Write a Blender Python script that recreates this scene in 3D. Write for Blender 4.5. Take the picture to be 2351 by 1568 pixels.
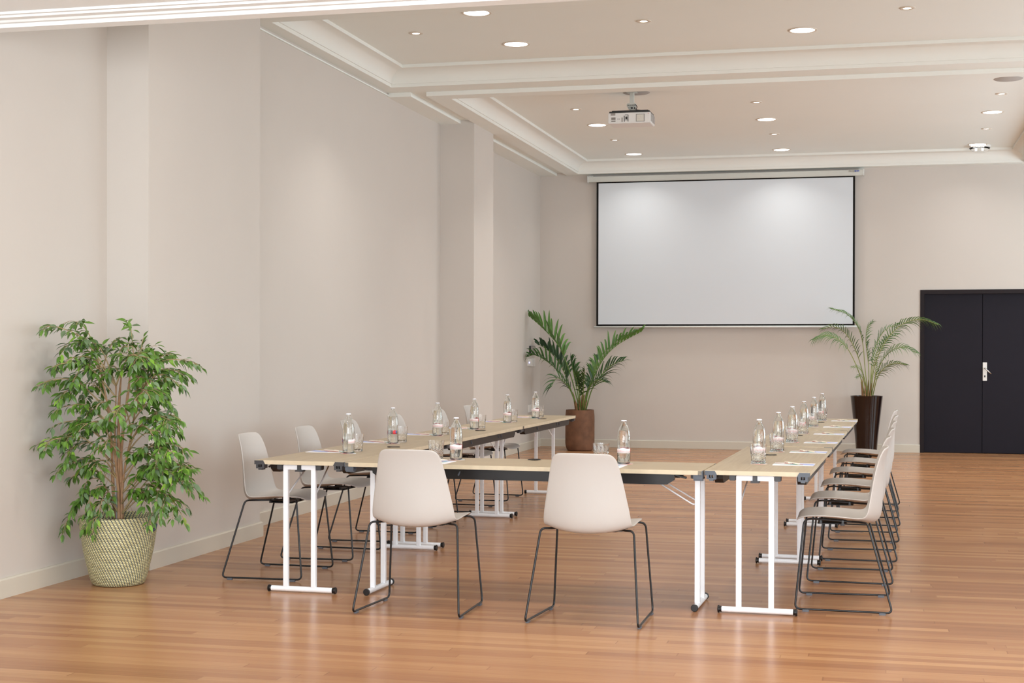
import bpy, bmesh, math, random
import numpy as np
from mathutils import Vector, Matrix

# ---------------------------------------------------------------- scene, camera, light
scn = bpy.context.scene
C = scn.collection
for o in list(bpy.data.objects):
    bpy.data.objects.remove(o)
R = math.radians
PI = math.pi

W_PX, H_PX = 2351, 1568
F_PX, YAW, PITCH, ROLL, CY = 3408.95, -0.2398485, 0.0059004, 0.0018851, 823.03
CAM_H = 1.35
cy_, sy_ = math.cos(YAW), math.sin(YAW)
cp_, sp_ = math.cos(PITCH), math.sin(PITCH)
cr_, sr_ = math.cos(ROLL), math.sin(ROLL)
A = np.array([[1, 0, 0], [0, 0, -1], [0, 1, 0]], float)
M3 = (np.array([[cr_, -sr_, 0], [sr_, cr_, 0], [0, 0, 1]]) @ np.array([[1, 0, 0], [0, cp_, -sp_], [0, sp_, cp_]])
      @ np.array([[cy_, 0, -sy_], [0, 1, 0], [sy_, 0, cy_]]) @ A)
cam_d = bpy.data.cameras.new('camera')
cam = bpy.data.objects.new('camera', cam_d)
C.objects.link(cam)
cam.matrix_world = Matrix(((M3[0][0], -M3[1][0], -M3[2][0], 0),
                           (M3[0][1], -M3[1][1], -M3[2][1], 0),
                           (M3[0][2], -M3[1][2], -M3[2][2], CAM_H),
                           (0, 0, 0, 1)))
cam_d.sensor_width = 36
cam_d.lens = 36 * F_PX / W_PX
cam_d.shift_y = (CY - H_PX / 2) / W_PX
cam_d.clip_start = 0.05
cam_d.clip_end = 100
scn.camera = cam

scn.view_settings.view_transform = 'Standard'
scn.view_settings.look = 'None'
scn.view_settings.gamma = 1
scn.view_settings.use_curve_mapping = False
scn.view_settings.exposure = 0.08
scn.cycles.use_denoising = True
scn.cycles.use_adaptive_sampling = True
scn.cycles.adaptive_threshold = 0.03
scn.cycles.max_bounces = 16
scn.cycles.diffuse_bounces = 5
scn.cycles.glossy_bounces = 4
scn.cycles.transmission_bounces = 16
scn.cycles.transparent_max_bounces = 8
scn.cycles.sample_clamp_indirect = 4
scn.cycles.caustics_reflective = False
scn.cycles.caustics_refractive = True
scn.cycles.blur_glossy = 1.0

world = bpy.data.worlds.new('world')
scn.world = world
world.use_nodes = True
bgn = world.node_tree.nodes['Background']
bgn.inputs[0].default_value = (0.80, 0.90, 1.0, 1)
bgn.inputs[1].default_value = 1.0

DAY = 1.0


def area(name, loc, rot, sx, sy, power, col, spread=180, shape='RECTANGLE'):
    l = bpy.data.lights.new(name, 'AREA')
    l.shape = shape
    l.size = sx
    l.size_y = sy
    l.energy = power
    l.color = col
    l.spread = R(spread)
    o = bpy.data.objects.new(name, l)
    o.location = loc
    o.rotation_euler = rot
    C.objects.link(o)
    return o


# added daylight at unseen, added windows of the near room (right wall and the wall behind the camera)
ADDED_WIN_R = [(-2.0, 0.2), (1.3, 3.5), (4.4, 6.2)]
for (a, b) in ADDED_WIN_R:
    area('window_daylight', (5.62, (a + b) / 2, 1.65), (0, R(104), 0), 2.2, b - a, 75 * DAY, (0.90, 0.95, 1.0))
ADDED_WIN_F = [(-3.8, -1.6), (-0.9, 1.3), (2.0, 4.2)]
for (a, b) in ADDED_WIN_F:
    area('window_daylight', ((a + b) / 2, -3.12, 1.65), (R(124), 0, 0), b - a, 2.2, 232 * DAY, (0.90, 0.95, 1.0))
# unseen windows added to the far room's right wall to raise the light
ADDED_WIN_RF = [(10.9, 12.7), (14.0, 15.8), (17.1, 18.9)]
for (a, b) in ADDED_WIN_RF:
    area('window_daylight', (5.62, (a + b) / 2, 1.75), (0, R(118), 0), 2.4, b - a, 120 * DAY, (0.76, 0.91, 1.0))

BIG_W = 11.0
SMALL_W = 3.5
LAMP_COL = (1.0, 0.96, 0.90)


# ---------------------------------------------------------------- materials
def mat(name):
    m = bpy.data.materials.new(name)
    m.use_nodes = True
    nt = m.node_tree
    b = nt.nodes['Principled BSDF']
    return m, nt, b


def plain(name, col, rough=0.5, metal=0.0, bump=0.0, bscale=60.0, var=0.0, vscale=6.0, spec=0.5, coat=0.0, emit=None, es=0.0):
    m, nt, b = mat(name)
    b.inputs['Base Color'].default_value = (*col, 1)
    b.inputs['Roughness'].default_value = rough
    b.inputs['Metallic'].default_value = metal
    b.inputs['Specular IOR Level'].default_value = spec
    b.inputs['Coat Weight'].default_value = coat
    tc = nt.nodes.new('ShaderNodeTexCoord')
    if var > 0:
        n = nt.nodes.new('ShaderNodeTexNoise')
        n.inputs['Scale'].default_value = vscale
        n.inputs['Detail'].default_value = 6
        nt.links.new(tc.outputs['Object'], n.inputs['Vector'])
        r = nt.nodes.new('ShaderNodeValToRGB')
        r.color_ramp.elements[0].position = 0.3
        r.color_ramp.elements[1].position = 0.7
        r.color_ramp.elements[0].color = (*[c * (1 - var) for c in col], 1)
        r.color_ramp.elements[1].color = (*[min(1, c * (1 + var)) for c in col], 1)
        nt.links.new(n.outputs['Fac'], r.inputs['Fac'])
        nt.links.new(r.outputs['Color'], b.inputs['Base Color'])
    if bump > 0:
        n = nt.nodes.new('ShaderNodeTexNoise')
        n.inputs['Scale'].default_value = bscale
        n.inputs['Detail'].default_value = 4
        nt.links.new(tc.outputs['Object'], n.inputs['Vector'])
        bp = nt.nodes.new('ShaderNodeBump')
        bp.inputs['Strength'].default_value = bump
        bp.inputs['Distance'].default_value = 0.002
        nt.links.new(n.outputs['Fac'], bp.inputs['Height'])
        nt.links.new(bp.outputs['Normal'], b.inputs['Normal'])
    if emit:
        b.inputs['Emission Color'].default_value = (*emit, 1)
        b.inputs['Emission Strength'].default_value = es
    return m


def mnode(nt, op, a, b=None, c=None):
    n = nt.nodes.new('ShaderNodeMath')
    n.operation = op
    for i, v in enumerate((a, b, c)):
        if v is None:
            continue
        if isinstance(v, (int, float)):
            n.inputs[i].default_value = v
        else:
            nt.links.new(v, n.inputs[i])
    return n.outputs[0]


def ramp(nt, fac, stops):
    r = nt.nodes.new('ShaderNodeValToRGB')
    e = r.color_ramp.elements
    e[0].position, e[0].color = stops[0][0], (*stops[0][1], 1)
    e[1].position, e[1].color = stops[-1][0], (*stops[-1][1], 1)
    for p, c in stops[1:-1]:
        x = e.new(p)
        x.color = (*c, 1)
    nt.links.new(fac, r.inputs['Fac'])
    return r.outputs['Color']


def floor_material():
    m, nt, b = mat('strip_parquet')
    tc = nt.nodes.new('ShaderNodeTexCoord')
    sx = nt.nodes.new('ShaderNodeSeparateXYZ')
    nt.links.new(tc.outputs['Object'], sx.inputs[0])
    row_w, ln = 0.068, 1.9
    row = mnode(nt, 'FLOOR', mnode(nt, 'DIVIDE', sx.outputs['Y'], row_w))
    wn = nt.nodes.new('ShaderNodeTexWhiteNoise')
    wn.noise_dimensions = '1D'
    nt.links.new(row, wn.inputs['W'])
    u = mnode(nt, 'ADD', mnode(nt, 'DIVIDE', sx.outputs['X'], ln), mnode(nt, 'MULTIPLY', wn.outputs['Value'], 7.3))
    col = mnode(nt, 'FLOOR', u)
    cm = nt.nodes.new('ShaderNodeCombineXYZ')
    nt.links.new(col, cm.inputs[0])
    nt.links.new(row, cm.inputs[1])
    wn2 = nt.nodes.new('ShaderNodeTexWhiteNoise')
    wn2.noise_dimensions = '3D'
    nt.links.new(cm.outputs[0], wn2.inputs['Vector'])
    mp = nt.nodes.new('ShaderNodeMapping')
    mp.inputs['Scale'].default_value = (0.9, 28, 1)
    nt.links.new(tc.outputs['Object'], mp.inputs['Vector'])
    ns = nt.nodes.new('ShaderNodeTexNoise')
    ns.inputs['Scale'].default_value = 1.6
    ns.inputs['Detail'].default_value = 7
    ns.inputs['Roughness'].default_value = 0.62
    nt.links.new(mp.outputs[0], ns.inputs['Vector'])
    fac = mnode(nt, 'ADD', mnode(nt, 'MULTIPLY', wn2.outputs['Value'], 0.50), mnode(nt, 'MULTIPLY', ns.outputs['Fac'], 0.5))
    base = ramp(nt, fac, [(0.16, (0.295, 0.132, 0.062)), (0.36, (0.375, 0.178, 0.084)), (0.58, (0.435, 0.218, 0.103)), (0.84, (0.550, 0.300, 0.143))])
    # thin joints between strips
    fr = mnode(nt, 'FRACT', mnode(nt, 'DIVIDE', sx.outputs['Y'], row_w))
    j1 = mnode(nt, 'LESS_THAN', fr, 0.03)
    j2 = mnode(nt, 'LESS_THAN', mnode(nt, 'FRACT', u), 0.003)
    j = mnode(nt, 'MULTIPLY', mnode(nt, 'MAXIMUM', j1, j2), 0.30)
    mx = nt.nodes.new('ShaderNodeMix')
    mx.data_type = 'RGBA'
    nt.links.new(j, mx.inputs['Factor'])
    nt.links.new(base, mx.inputs['A'])
    mx.inputs['B'].default_value = (0.14, 0.06, 0.03, 1)
    nt.links.new(mx.outputs['Result'], b.inputs['Base Color'])
    rr = nt.nodes.new('ShaderNodeTexNoise')
    rr.inputs['Scale'].default_value = 3.0
    nt.links.new(tc.outputs['Object'], rr.inputs['Vector'])
    nt.links.new(mnode(nt, 'ADD', mnode(nt, 'MULTIPLY', rr.outputs['Fac'], 0.08), 0.20), b.inputs['Roughness'])
    b.inputs['Specular IOR Level'].default_value = 0.22
    bp = nt.nodes.new('ShaderNodeBump')
    bp.inputs['Strength'].default_value = 0.05
    bp.inputs['Distance'].default_value = 0.002
    nt.links.new(ns.outputs['Fac'], bp.inputs['Height'])
    nt.links.new(bp.outputs['Normal'], b.inputs['Normal'])
    return m


def oak_material():
    m, nt, b = mat('pale_oak')
    tc = nt.nodes.new('ShaderNodeTexCoord')
    mp = nt.nodes.new('ShaderNodeMapping')
    mp.inputs['Scale'].default_value = (45, 1.6, 45)
    nt.links.new(tc.outputs['Object'], mp.inputs['Vector'])
    ns = nt.nodes.new('ShaderNodeTexNoise')
    ns.inputs['Scale'].default_value = 1.5
    ns.inputs['Detail'].default_value = 6
    ns.inputs['Distortion'].default_value = 0.6
    nt.links.new(mp.outputs[0], ns.inputs['Vector'])
    c = ramp(nt, ns.outputs['Fac'], [(0.28, (0.400, 0.308, 0.195)), (0.5, (0.450, 0.360, 0.238)), (0.75, (0.50, 0.41, 0.282))])
    nt.links.new(c, b.inputs['Base Color'])
    b.inputs['Roughness'].default_value = 0.38
    return m


def basket_material():
    m, nt, b = mat('woven_cane')
    tc = nt.nodes.new('ShaderNodeTexCoord')
    s = nt.nodes.new('ShaderNodeSeparateXYZ')
    nt.links.new(tc.outputs['Object'], s.inputs[0])
    ang = mnode(nt, 'DIVIDE', mnode(nt, 'ARCTAN2', s.outputs['Y'], s.outputs['X']), 2 * PI)
    v = mnode(nt, 'DIVIDE', s.outputs['Z'], 0.0092)
    row = mnode(nt, 'FLOOR', v)
    fv = mnode(nt, 'FRACT', v)
    u = mnode(nt, 'ADD', mnode(nt, 'MULTIPLY', ang, 68.0), mnode(nt, 'MULTIPLY', row, 0.235))
    fu = mnode(nt, 'FRACT', mnode(nt, 'ADD', u, 100.0))
    # pale stitch inside each cell
    a = mnode(nt, 'GREATER_THAN', fu, 0.30)
    bb = mnode(nt, 'GREATER_THAN', fv, 0.14)
    st = mnode(nt, 'MULTIPLY', a, bb)
    ns = nt.nodes.new('ShaderNodeTexNoise')
    ns.inputs['Scale'].default_value = 90
    nt.links.new(tc.outputs['Object'], ns.inputs['Vector'])
    pale = ramp(nt, ns.outputs['Fac'], [(0.3, (0.58, 0.53, 0.24)), (0.7, (0.80, 0.76, 0.45))])
    mx = nt.nodes.new('ShaderNodeMix')
    mx.data_type = 'RGBA'
    nt.links.new(st, mx.inputs['Factor'])
    mx.inputs['A'].default_value = (0.075, 0.095, 0.105, 1)
    nt.links.new(pale, mx.inputs['B'])
    nt.links.new(mx.outputs['Result'], b.inputs['Base Color'])
    b.inputs['Roughness'].default_value = 0.45
    h = mnode(nt, 'MULTIPLY', mnode(nt, 'SINE', mnode(nt, 'MULTIPLY', fv, PI)), mnode(nt, 'ADD', mnode(nt, 'MULTIPLY', st, 0.6), 0.4))
    bp = nt.nodes.new('ShaderNodeBump')
    bp.inputs['Strength'].default_value = 0.7
    bp.inputs['Distance'].default_value = 0.004
    nt.links.new(h, bp.inputs['Height'])
    nt.links.new(bp.outputs['Normal'], b.inputs['Normal'])
    return m


def leaf_material(name, dark, light, scale=7.0, rough=0.4):
    m, nt, b = mat(name)
    tc = nt.nodes.new('ShaderNodeTexCoord')
    ns = nt.nodes.new('ShaderNodeTexNoise')
    ns.inputs['Scale'].default_value = scale
    ns.inputs['Detail'].default_value = 3
    nt.links.new(tc.outputs['Object'], ns.inputs['Vector'])
    c = ramp(nt, ns.outputs['Fac'], [(0.35, dark), (0.65, light)])
    nt.links.new(c, b.inputs['Base Color'])
    b.inputs['Roughness'].default_value = rough
    b.inputs['Subsurface Weight'].default_value = 0.0
    return m


def glass_material(name, col, ior=1.46, rough=0.0):
    m, nt, b = mat(name)
    b.inputs['Base Color'].default_value = (*col, 1)
    b.inputs['Roughness'].default_value = rough
    b.inputs['Transmission Weight'].default_value = 1
    b.inputs['IOR'].default_value = ior
    return m


def label_material():
    m, nt, b = mat('bottle_label')
    tc = nt.nodes.new('ShaderNodeTexCoord')
    s = nt.nodes.new('ShaderNodeSeparateXYZ')
    nt.links.new(tc.outputs['Object'], s.inputs[0])
    ang = mnode(nt, 'ARCTAN2', s.outputs['Y'], s.outputs['X'])
    z = mnode(nt, 'DIVIDE', mnode(nt, 'SUBTRACT', s.outputs['Z'], 0.058), 0.024)
    nz = nt.nodes.new('ShaderNodeTexNoise')
    cb = nt.nodes.new('ShaderNodeCombineXYZ')
    nt.links.new(mnode(nt, 'MULTIPLY', ang, 9.0), cb.inputs[0])
    nt.links.new(mnode(nt, 'MULTIPLY', z, 4.0), cb.inputs[1])
    nt.links.new(cb.outputs[0], nz.inputs['Vector'])
    nz.inputs['Scale'].default_value = 2.2
    nz.inputs['Detail'].default_value = 0
    band = mnode(nt, 'MULTIPLY', mnode(nt, 'GREATER_THAN', z, 0.22), mnode(nt, 'LESS_THAN', z, 0.80))
    letters = mnode(nt, 'MULTIPLY', mnode(nt, 'GREATER_THAN', nz.outputs['Fac'], 0.47), band)
    mx = nt.nodes.new('ShaderNodeMix')
    mx.data_type = 'RGBA'
    nt.links.new(mnode(nt, 'MULTIPLY', letters, 0.8), mx.inputs['Factor'])
    mx.inputs['A'].default_value = (0.90, 0.86, 0.87, 1)
    mx.inputs['B'].default_value = (0.80, 0.45, 0.47, 1)
    nt.links.new(mx.outputs['Result'], b.inputs['Base Color'])
    b.inputs['Roughness'].default_value = 0.5
    return m


def notepaper_material():
    m, nt, b = mat('printed_notepaper')
    tc = nt.nodes.new('ShaderNodeTexCoord')
    s = nt.nodes.new('ShaderNodeSeparateXYZ')
    nt.links.new(tc.outputs['Object'], s.inputs[0])
    x, y = s.outputs['X'], s.outputs['Y']     # x across (0.16), y towards the far side of the table

    def band(center, width, slope, bend):
        c = mnode(nt, 'ADD', mnode(nt, 'MULTIPLY', y, slope), mnode(nt, 'MULTIPLY', mnode(nt, 'MULTIPLY', y, y), bend))
        d = mnode(nt, 'ABSOLUTE', mnode(nt, 'SUBTRACT', mnode(nt, 'SUBTRACT', x, c), center))
        return mnode(nt, 'LESS_THAN', d, width)
    col = None
    prev = (0.86, 0.86, 0.93, 1)
    for cen, wid, sl, bd, cc in ((0.015, 0.040, 0.15, -2.5, (0.30, 0.40, 0.80)), (0.000, 0.011, 0.45, 0.0, (0.70, 0.22, 0.18)), (-0.038, 0.012, 0.25, 3.0, (0.12, 0.50, 0.36))):
        mx = nt.nodes.new('ShaderNodeMix')
        mx.data_type = 'RGBA'
        fz = band(cen, wid, sl, bd)
        if wid > 0.02:
            fz = mnode(nt, 'MULTIPLY', fz, mnode(nt, 'LESS_THAN', y, 0.02))
        else:
            fz = mnode(nt, 'MULTIPLY', fz, mnode(nt, 'GREATER_THAN', y, -0.05))
        nt.links.new(mnode(nt, 'MULTIPLY', fz, 0.85), mx.inputs['Factor'])
        if col is None:
            mx.inputs['A'].default_value = prev
        else:
            nt.links.new(col, mx.inputs['A'])
        mx.inputs['B'].default_value = (*cc, 1)
        col = mx.outputs['Result']
    nt.links.new(col, b.inputs['Base Color'])
    b.inputs['Roughness'].default_value = 0.6
    return m


def coaster_material():
    m, nt, b = mat('printed_coaster')
    tc = nt.nodes.new('ShaderNodeTexCoord')
    s = nt.nodes.new('ShaderNodeSeparateXYZ')
    nt.links.new(tc.outputs['Object'], s.inputs[0])
    a = mnode(nt, 'ADD', mnode(nt, 'DIVIDE', mnode(nt, 'ARCTAN2', s.outputs['Y'], s.outputs['X']), 2 * PI), 0.5)
    c = ramp(nt, a, [(0.0, (0.80, 0.80, 0.86)), (0.2, (0.75, 0.28, 0.26)), (0.35, (0.85, 0.72, 0.72)), (0.5, (0.85, 0.85, 0.9)), (0.62, (0.10, 0.50, 0.40)), (0.72, (0.2, 0.6, 0.6)), (0.85, (0.85, 0.85, 0.9)), (1.0, (0.80, 0.80, 0.86))])
    nt.links.new(c, b.inputs['Base Color'])
    return m


MT = {}
MT['wall'] = plain('wall_paint', (0.620, 0.576, 0.532), 0.75, bump=0.08, bscale=90, var=0.012, vscale=1.2, spec=0.25)
MT['ceiling'] = plain('ceiling_paint', (0.86, 0.895, 0.865), 0.85, var=0.01, vscale=1.0, spec=0.2)
MT['mould'] = plain('moulding_paint', (0.83, 0.84, 0.80), 0.7, var=0.01, vscale=2.0, spec=0.25)
MT['nearwhite'] = plain('white_ceiling_paint', (0.92, 0.93, 0.93), 0.8, var=0.01, vscale=1.0, spec=0.2)
MT['base'] = plain('baseboard_paint', (0.64, 0.60, 0.515), 0.5, var=0.01, vscale=3.0, spec=0.4)
MT['floor'] = floor_material()
MT['oak'] = oak_material()
MT['oakedge'] = plain('oak_edge_band', (0.64, 0.54, 0.385), 0.45, var=0.06, vscale=25)
MT['white'] = plain('white_powder_coat', (0.90, 0.93, 0.97), 0.3, spec=0.5, bump=0.02)
MT['black'] = plain('black_plastic', (0.012, 0.010, 0.010), 0.38, spec=0.4, bump=0.05)
MT['clip'] = plain('grey_blue_plastic', (0.085, 0.100, 0.125), 0.45, bump=0.05)
MT['clipdark'] = plain('charcoal_plastic', (0.045, 0.045, 0.050), 0.45, bump=0.05)
MT['shell'] = plain('greige_polypropylene', (0.525, 0.492, 0.462), 0.55, bump=0.12, bscale=600, spec=0.35)
MT['steel'] = plain('dark_lacquered_steel', (0.010, 0.010, 0.011), 0.33, spec=0.45)
MT['glide'] = plain('grey_glide', (0.12, 0.13, 0.15), 0.4)
MT['bottle'] = glass_material('pale_green_glass', (0.985, 1.0, 0.99), 1.42)
MT['tumbler'] = glass_material('clear_glass', (1.0, 1.0, 1.0), 1.40)
MT['water'] = glass_material('water', (1.0, 1.0, 0.99), 1.30)
MT['cap'] = plain('white_crown_cap', (0.80, 0.82, 0.90), 0.3)
MT['label'] = label_material()
MT['red'] = plain('red_label', (0.72, 0.06, 0.07), 0.5)
MT['blue'] = plain('blue_print', (0.10, 0.14, 0.45), 0.5)
MT['paper'] = notepaper_material()
MT['coaster'] = coaster_material()
MT['pen'] = plain('cream_pen', (0.86, 0.76, 0.64), 0.35)
MT['ink'] = plain('brown_print', (0.38, 0.24, 0.20), 0.6)
MT['basket'] = basket_material()
MT['handle'] = plain('navy_handle', (0.07, 0.10, 0.15), 0.5)
MT['soil'] = plain('potting_soil', (0.07, 0.045, 0.03), 0.95, bump=0.8, bscale=80, var=0.3, vscale=60)
MT['bark'] = plain('tan_bark', (0.42, 0.25, 0.135), 0.8, bump=0.6, bscale=60, var=0.22, vscale=30)
MT['twig'] = plain('tan_twig', (0.40, 0.30, 0.15), 0.7, var=0.15, vscale=20)
MT['stake'] = plain('grey_stake', (0.25, 0.24, 0.24), 0.6)
MT['leaf1'] = leaf_material('ficus_leaf', (0.045, 0.108, 0.012), (0.125, 0.262, 0.034), 14, 0.34)
MT['leaf2'] = leaf_material('dusty_ficus_leaf', (0.120, 0.200, 0.085), (0.205, 0.290, 0.165), 9, 0.6)
MT['leaf3'] = leaf_material('young_ficus_leaf', (0.17, 0.36, 0.03), (0.30, 0.50, 0.07), 9, 0.4)
MT['palm'] = leaf_material('kentia_leaf', (0.012, 0.050, 0.014), (0.050, 0.135, 0.028), 3.0, 0.4)
MT['palmlight'] = leaf_material('kentia_young_leaf', (0.06, 0.17, 0.02), (0.12, 0.26, 0.045), 5.0, 0.4)
MT['areca'] = leaf_material('areca_leaf', (0.05, 0.125, 0.030), (0.15, 0.26, 0.09), 6.0, 0.45)
MT['rachis'] = plain('palm_stalk', (0.11, 0.20, 0.035), 0.5, var=0.2, vscale=8)
MT['rachis2'] = plain('areca_stalk', (0.26, 0.30, 0.08), 0.5, var=0.2, vscale=8)
MT['sheath'] = plain('dry_sheath', (0.30, 0.16, 0.07), 0.8, var=0.3, vscale=25)
MT['rust'] = plain('brown_clay', (0.175, 0.082, 0.043), 0.75, bump=0.35, bscale=35, var=0.28, vscale=9)
MT['brownpot'] = plain('gloss_dark_brown', (0.012, 0.004, 0.003), 0.10, spec=0.45, coat=0.1)
MT['screen'] = plain('projection_fabric', (0.70, 0.75, 0.80), 0.8, spec=0.2)
MT['screenblack'] = plain('screen_border', (0.008, 0.007, 0.006), 0.8, spec=0.2)
MT['case'] = plain('screen_case', (0.62, 0.63, 0.585), 0.4)
MT['rail'] = plain('screen_rail', (0.80, 0.84, 0.83), 0.4)
MT['door'] = plain('aubergine_paint', (0.0075, 0.0055, 0.012), 0.6, bump=0.05, spec=0.25, var=0.05, vscale=2)
MT['doorframe'] = plain('dark_frame_paint', (0.013, 0.008, 0.010), 0.6, spec=0.25)
MT['chrome'] = plain('polished_metal', (0.75, 0.74, 0.72), 0.2, metal=1.0)
MT['plate'] = plain('white_plate', (0.82, 0.81, 0.78), 0.4)
MT['led'] = plain('blue_led', (0.4, 0.4, 1), 0.4, emit=(0.35, 0.35, 1.0), es=4)
MT['intercom'] = plain('brushed_grey', (0.33, 0.30, 0.28), 0.45)
MT['proj'] = plain('projector_case', (0.80, 0.80, 0.79), 0.45)
MT['port'] = plain('port_grey', (0.24, 0.22, 0.20), 0.5)
MT['portdark'] = plain('port_black', (0.02, 0.02, 0.02), 0.5)
MT['sticker'] = plain('sticker', (0.70, 0.68, 0.62), 0.6, var=0.08, vscale=120)
MT['lamp'] = plain('lamp_diffuser', (1, 1, 1), 0.5, emit=(1.0, 0.98, 0.94), es=6.0)
MT['spot'] = plain('spot_lens', (1, 1, 1), 0.5, emit=(1.0, 0.97, 0.92), es=9.0)
MT['ring'] = plain('lamp_ring', (0.70, 0.63, 0.54), 0.5)
MT['speaker'] = plain('speaker_grille', (0.46, 0.44, 0.42), 0.7, bump=0.3, bscale=400)
MT['clear'] = glass_material('clear_cover', (0.97, 0.97, 0.97), 1.3)
MT['winframe'] = plain('window_frame', (0.75, 0.74, 0.72), 0.4)


# ---------------------------------------------------------------- mesh helpers
def obj(name, bm, m, parent=None, smooth=False, loc=None, rot=None, sub=0, auto=None):
    me = bpy.data.meshes.new(name)
    bmesh.ops.recalc_face_normals(bm, faces=bm.faces)
    bm.to_mesh(me)
    bm.free()
    if isinstance(m, (list, tuple)):
        for k in m:
            me.materials.append(k)
    else:
        me.materials.append(m)
    o = bpy.data.objects.new(name, me)
    C.objects.link(o)
    if parent is not None:
        o.parent = parent
    if loc is not None:
        o.location = loc
    if rot is not None:
        o.rotation_euler = rot
    if smooth or auto:
        for p in me.polygons:
            p.use_smooth = True
        if auto:
            me.set_sharp_from_angle(angle=R(auto))
    if sub:
        s = o.modifiers.new('sub', 'SUBSURF')
        s.levels = sub
        s.render_levels = sub
    return o


def thing(name, label, cat, loc=(0, 0, 0), rotz=0.0, group=None):
    o = bpy.data.objects.new(name, None)
    C.objects.link(o)
    o.empty_display_size = 0.1
    o.location = loc
    o.rotation_euler = (0, 0, rotz)
    return tag(o, label, cat, group)


def tag(o, label, cat, group=None):
    o['label'] = label
    o['category'] = cat
    if group:
        o['group'] = group
    return o


def struct(name, bm, m, **k):
    o = obj(name, bm, m, **k)
    if o.parent is None:
        o['kind'] = 'structure'
    return o


def dup(root, loc, rotz, label, group=None):
    r = root.copy()
    C.objects.link(r)
    r.location = loc
    r.rotation_euler = (0, 0, rotz)
    r['label'] = label
    if group:
        r['group'] = group
    for ch in list(root.children):
        c = ch.copy()
        C.objects.link(c)
        c.parent = r
        for g in ch.children:
            d = g.copy()
            C.objects.link(d)
            d.parent = c
    return r


def bx(bm, x0, x1, y0, y1, z0, z1, mi=0, bevel=0.0):
    vs = [bm.verts.new((x, y, z)) for z in (z0, z1) for y in (y0, y1) for x in (x0, x1)]
    idx = [(0, 1, 3, 2), (4, 6, 7, 5), (0, 4, 5, 1), (2, 3, 7, 6), (0, 2, 6, 4), (1, 5, 7, 3)]
    fs = [bm.faces.new([vs[i] for i in f]) for f in idx]
    for f in fs:
        f.material_index = mi
    if bevel > 0:
        es = set()
        for f in fs:
            es.update(f.edges)
        bmesh.ops.bevel(bm, geom=list(es), offset=bevel, segments=2, affect='EDGES', clamp_overlap=True)
    return fs


def box(x0, x1, y0, y1, z0, z1, bevel=0.0):
    bm = bmesh.new()
    bx(bm, x0, x1, y0, y1, z0, z1, 0, bevel)
    return bm


def prism(bm, pts, z0, z1, axis='z', mi=0):
    """extrude a 2-D outline; axis z: pts=(x,y); axis y: pts=(x,z); axis x: pts=(y,z)"""
    def mk(p, t):
        if axis == 'z':
            return (p[0], p[1], t)
        if axis == 'y':
            return (p[0], t, p[1])
        return (t, p[0], p[1])
    a = [bm.verts.new(mk(p, z0)) for p in pts]
    b = [bm.verts.new(mk(p, z1)) for p in pts]
    n = len(pts)
    fs = [bm.faces.new(a[::-1]), bm.faces.new(b)]
    for i in range(n):
        fs.append(bm.faces.new((a[i], a[(i + 1) % n], b[(i + 1) % n], b[i])))
    for f in fs:
        f.material_index = mi
    return fs


def lathe(bm, prof, n=32, cx=0, cy=0, mi=0, axis='z', closed=False):
    rings = []
    for (r, z) in prof:
        if r < 1e-6:
            rings.append([bm.verts.new((cx, cy, z))])
        else:
            rings.append([bm.verts.new((cx + r * math.cos(2 * PI * k / n), cy + r * math.sin(2 * PI * k / n), z)) for k in range(n)])
    rs = rings + ([rings[0]] if closed else [])
    for a, b in zip(rs, rs[1:]):
        if len(a) == 1 and len(b) == 1:
            continue
        for k in range(n):
            k2 = (k + 1) % n
            if len(a) == 1:
                f = bm.faces.new((a[0], b[k2], b[k]))
            elif len(b) == 1:
                f = bm.faces.new((a[k], a[k2], b[0]))
            else:
                f = bm.faces.new((a[k], a[k2], b[k2], b[k]))
            f.material_index = mi
    return rings


def smooth_path(pts, rad, seg=5):
    """round the corners of a polyline"""
    P = [Vector(p) for p in pts]
    out = [P[0]]
    for i in range(1, len(P) - 1):
        a, b, c = P[i - 1], P[i], P[i + 1]
        r = rad if not isinstance(rad, (list, tuple)) else rad[i]
        d1 = (a - b)
        d2 = (c - b)
        r1 = min(r, d1.length * 0.49)
        r2 = min(r, d2.length * 0.49)
        p1 = b + d1.normalized() * r1
        p2 = b + d2.normalized() * r2
        for k in range(seg + 1):
            t = k / seg
            out.append(p1 * (1 - t) ** 2 + b * 2 * t * (1 - t) + p2 * t * t)
    out.append(P[-1])
    return out


def catmull(pts, n=6):
    P = [Vector(p) for p in pts]
    P = [P[0] * 2 - P[1]] + P + [P[-1] * 2 - P[-2]]
    out = []
    for i in range(1, len(P) - 2):
        for k in range(n):
            t = k / n
            a, b, c, d = P[i - 1], P[i], P[i + 1], P[i + 2]
            out.append(0.5 * ((2 * b) + (c - a) * t + (2 * a - 5 * b + 4 * c - d) * t * t + (3 * b - a - 3 * c + d) * t ** 3))
    out.append(P[-2])
    return out


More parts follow.
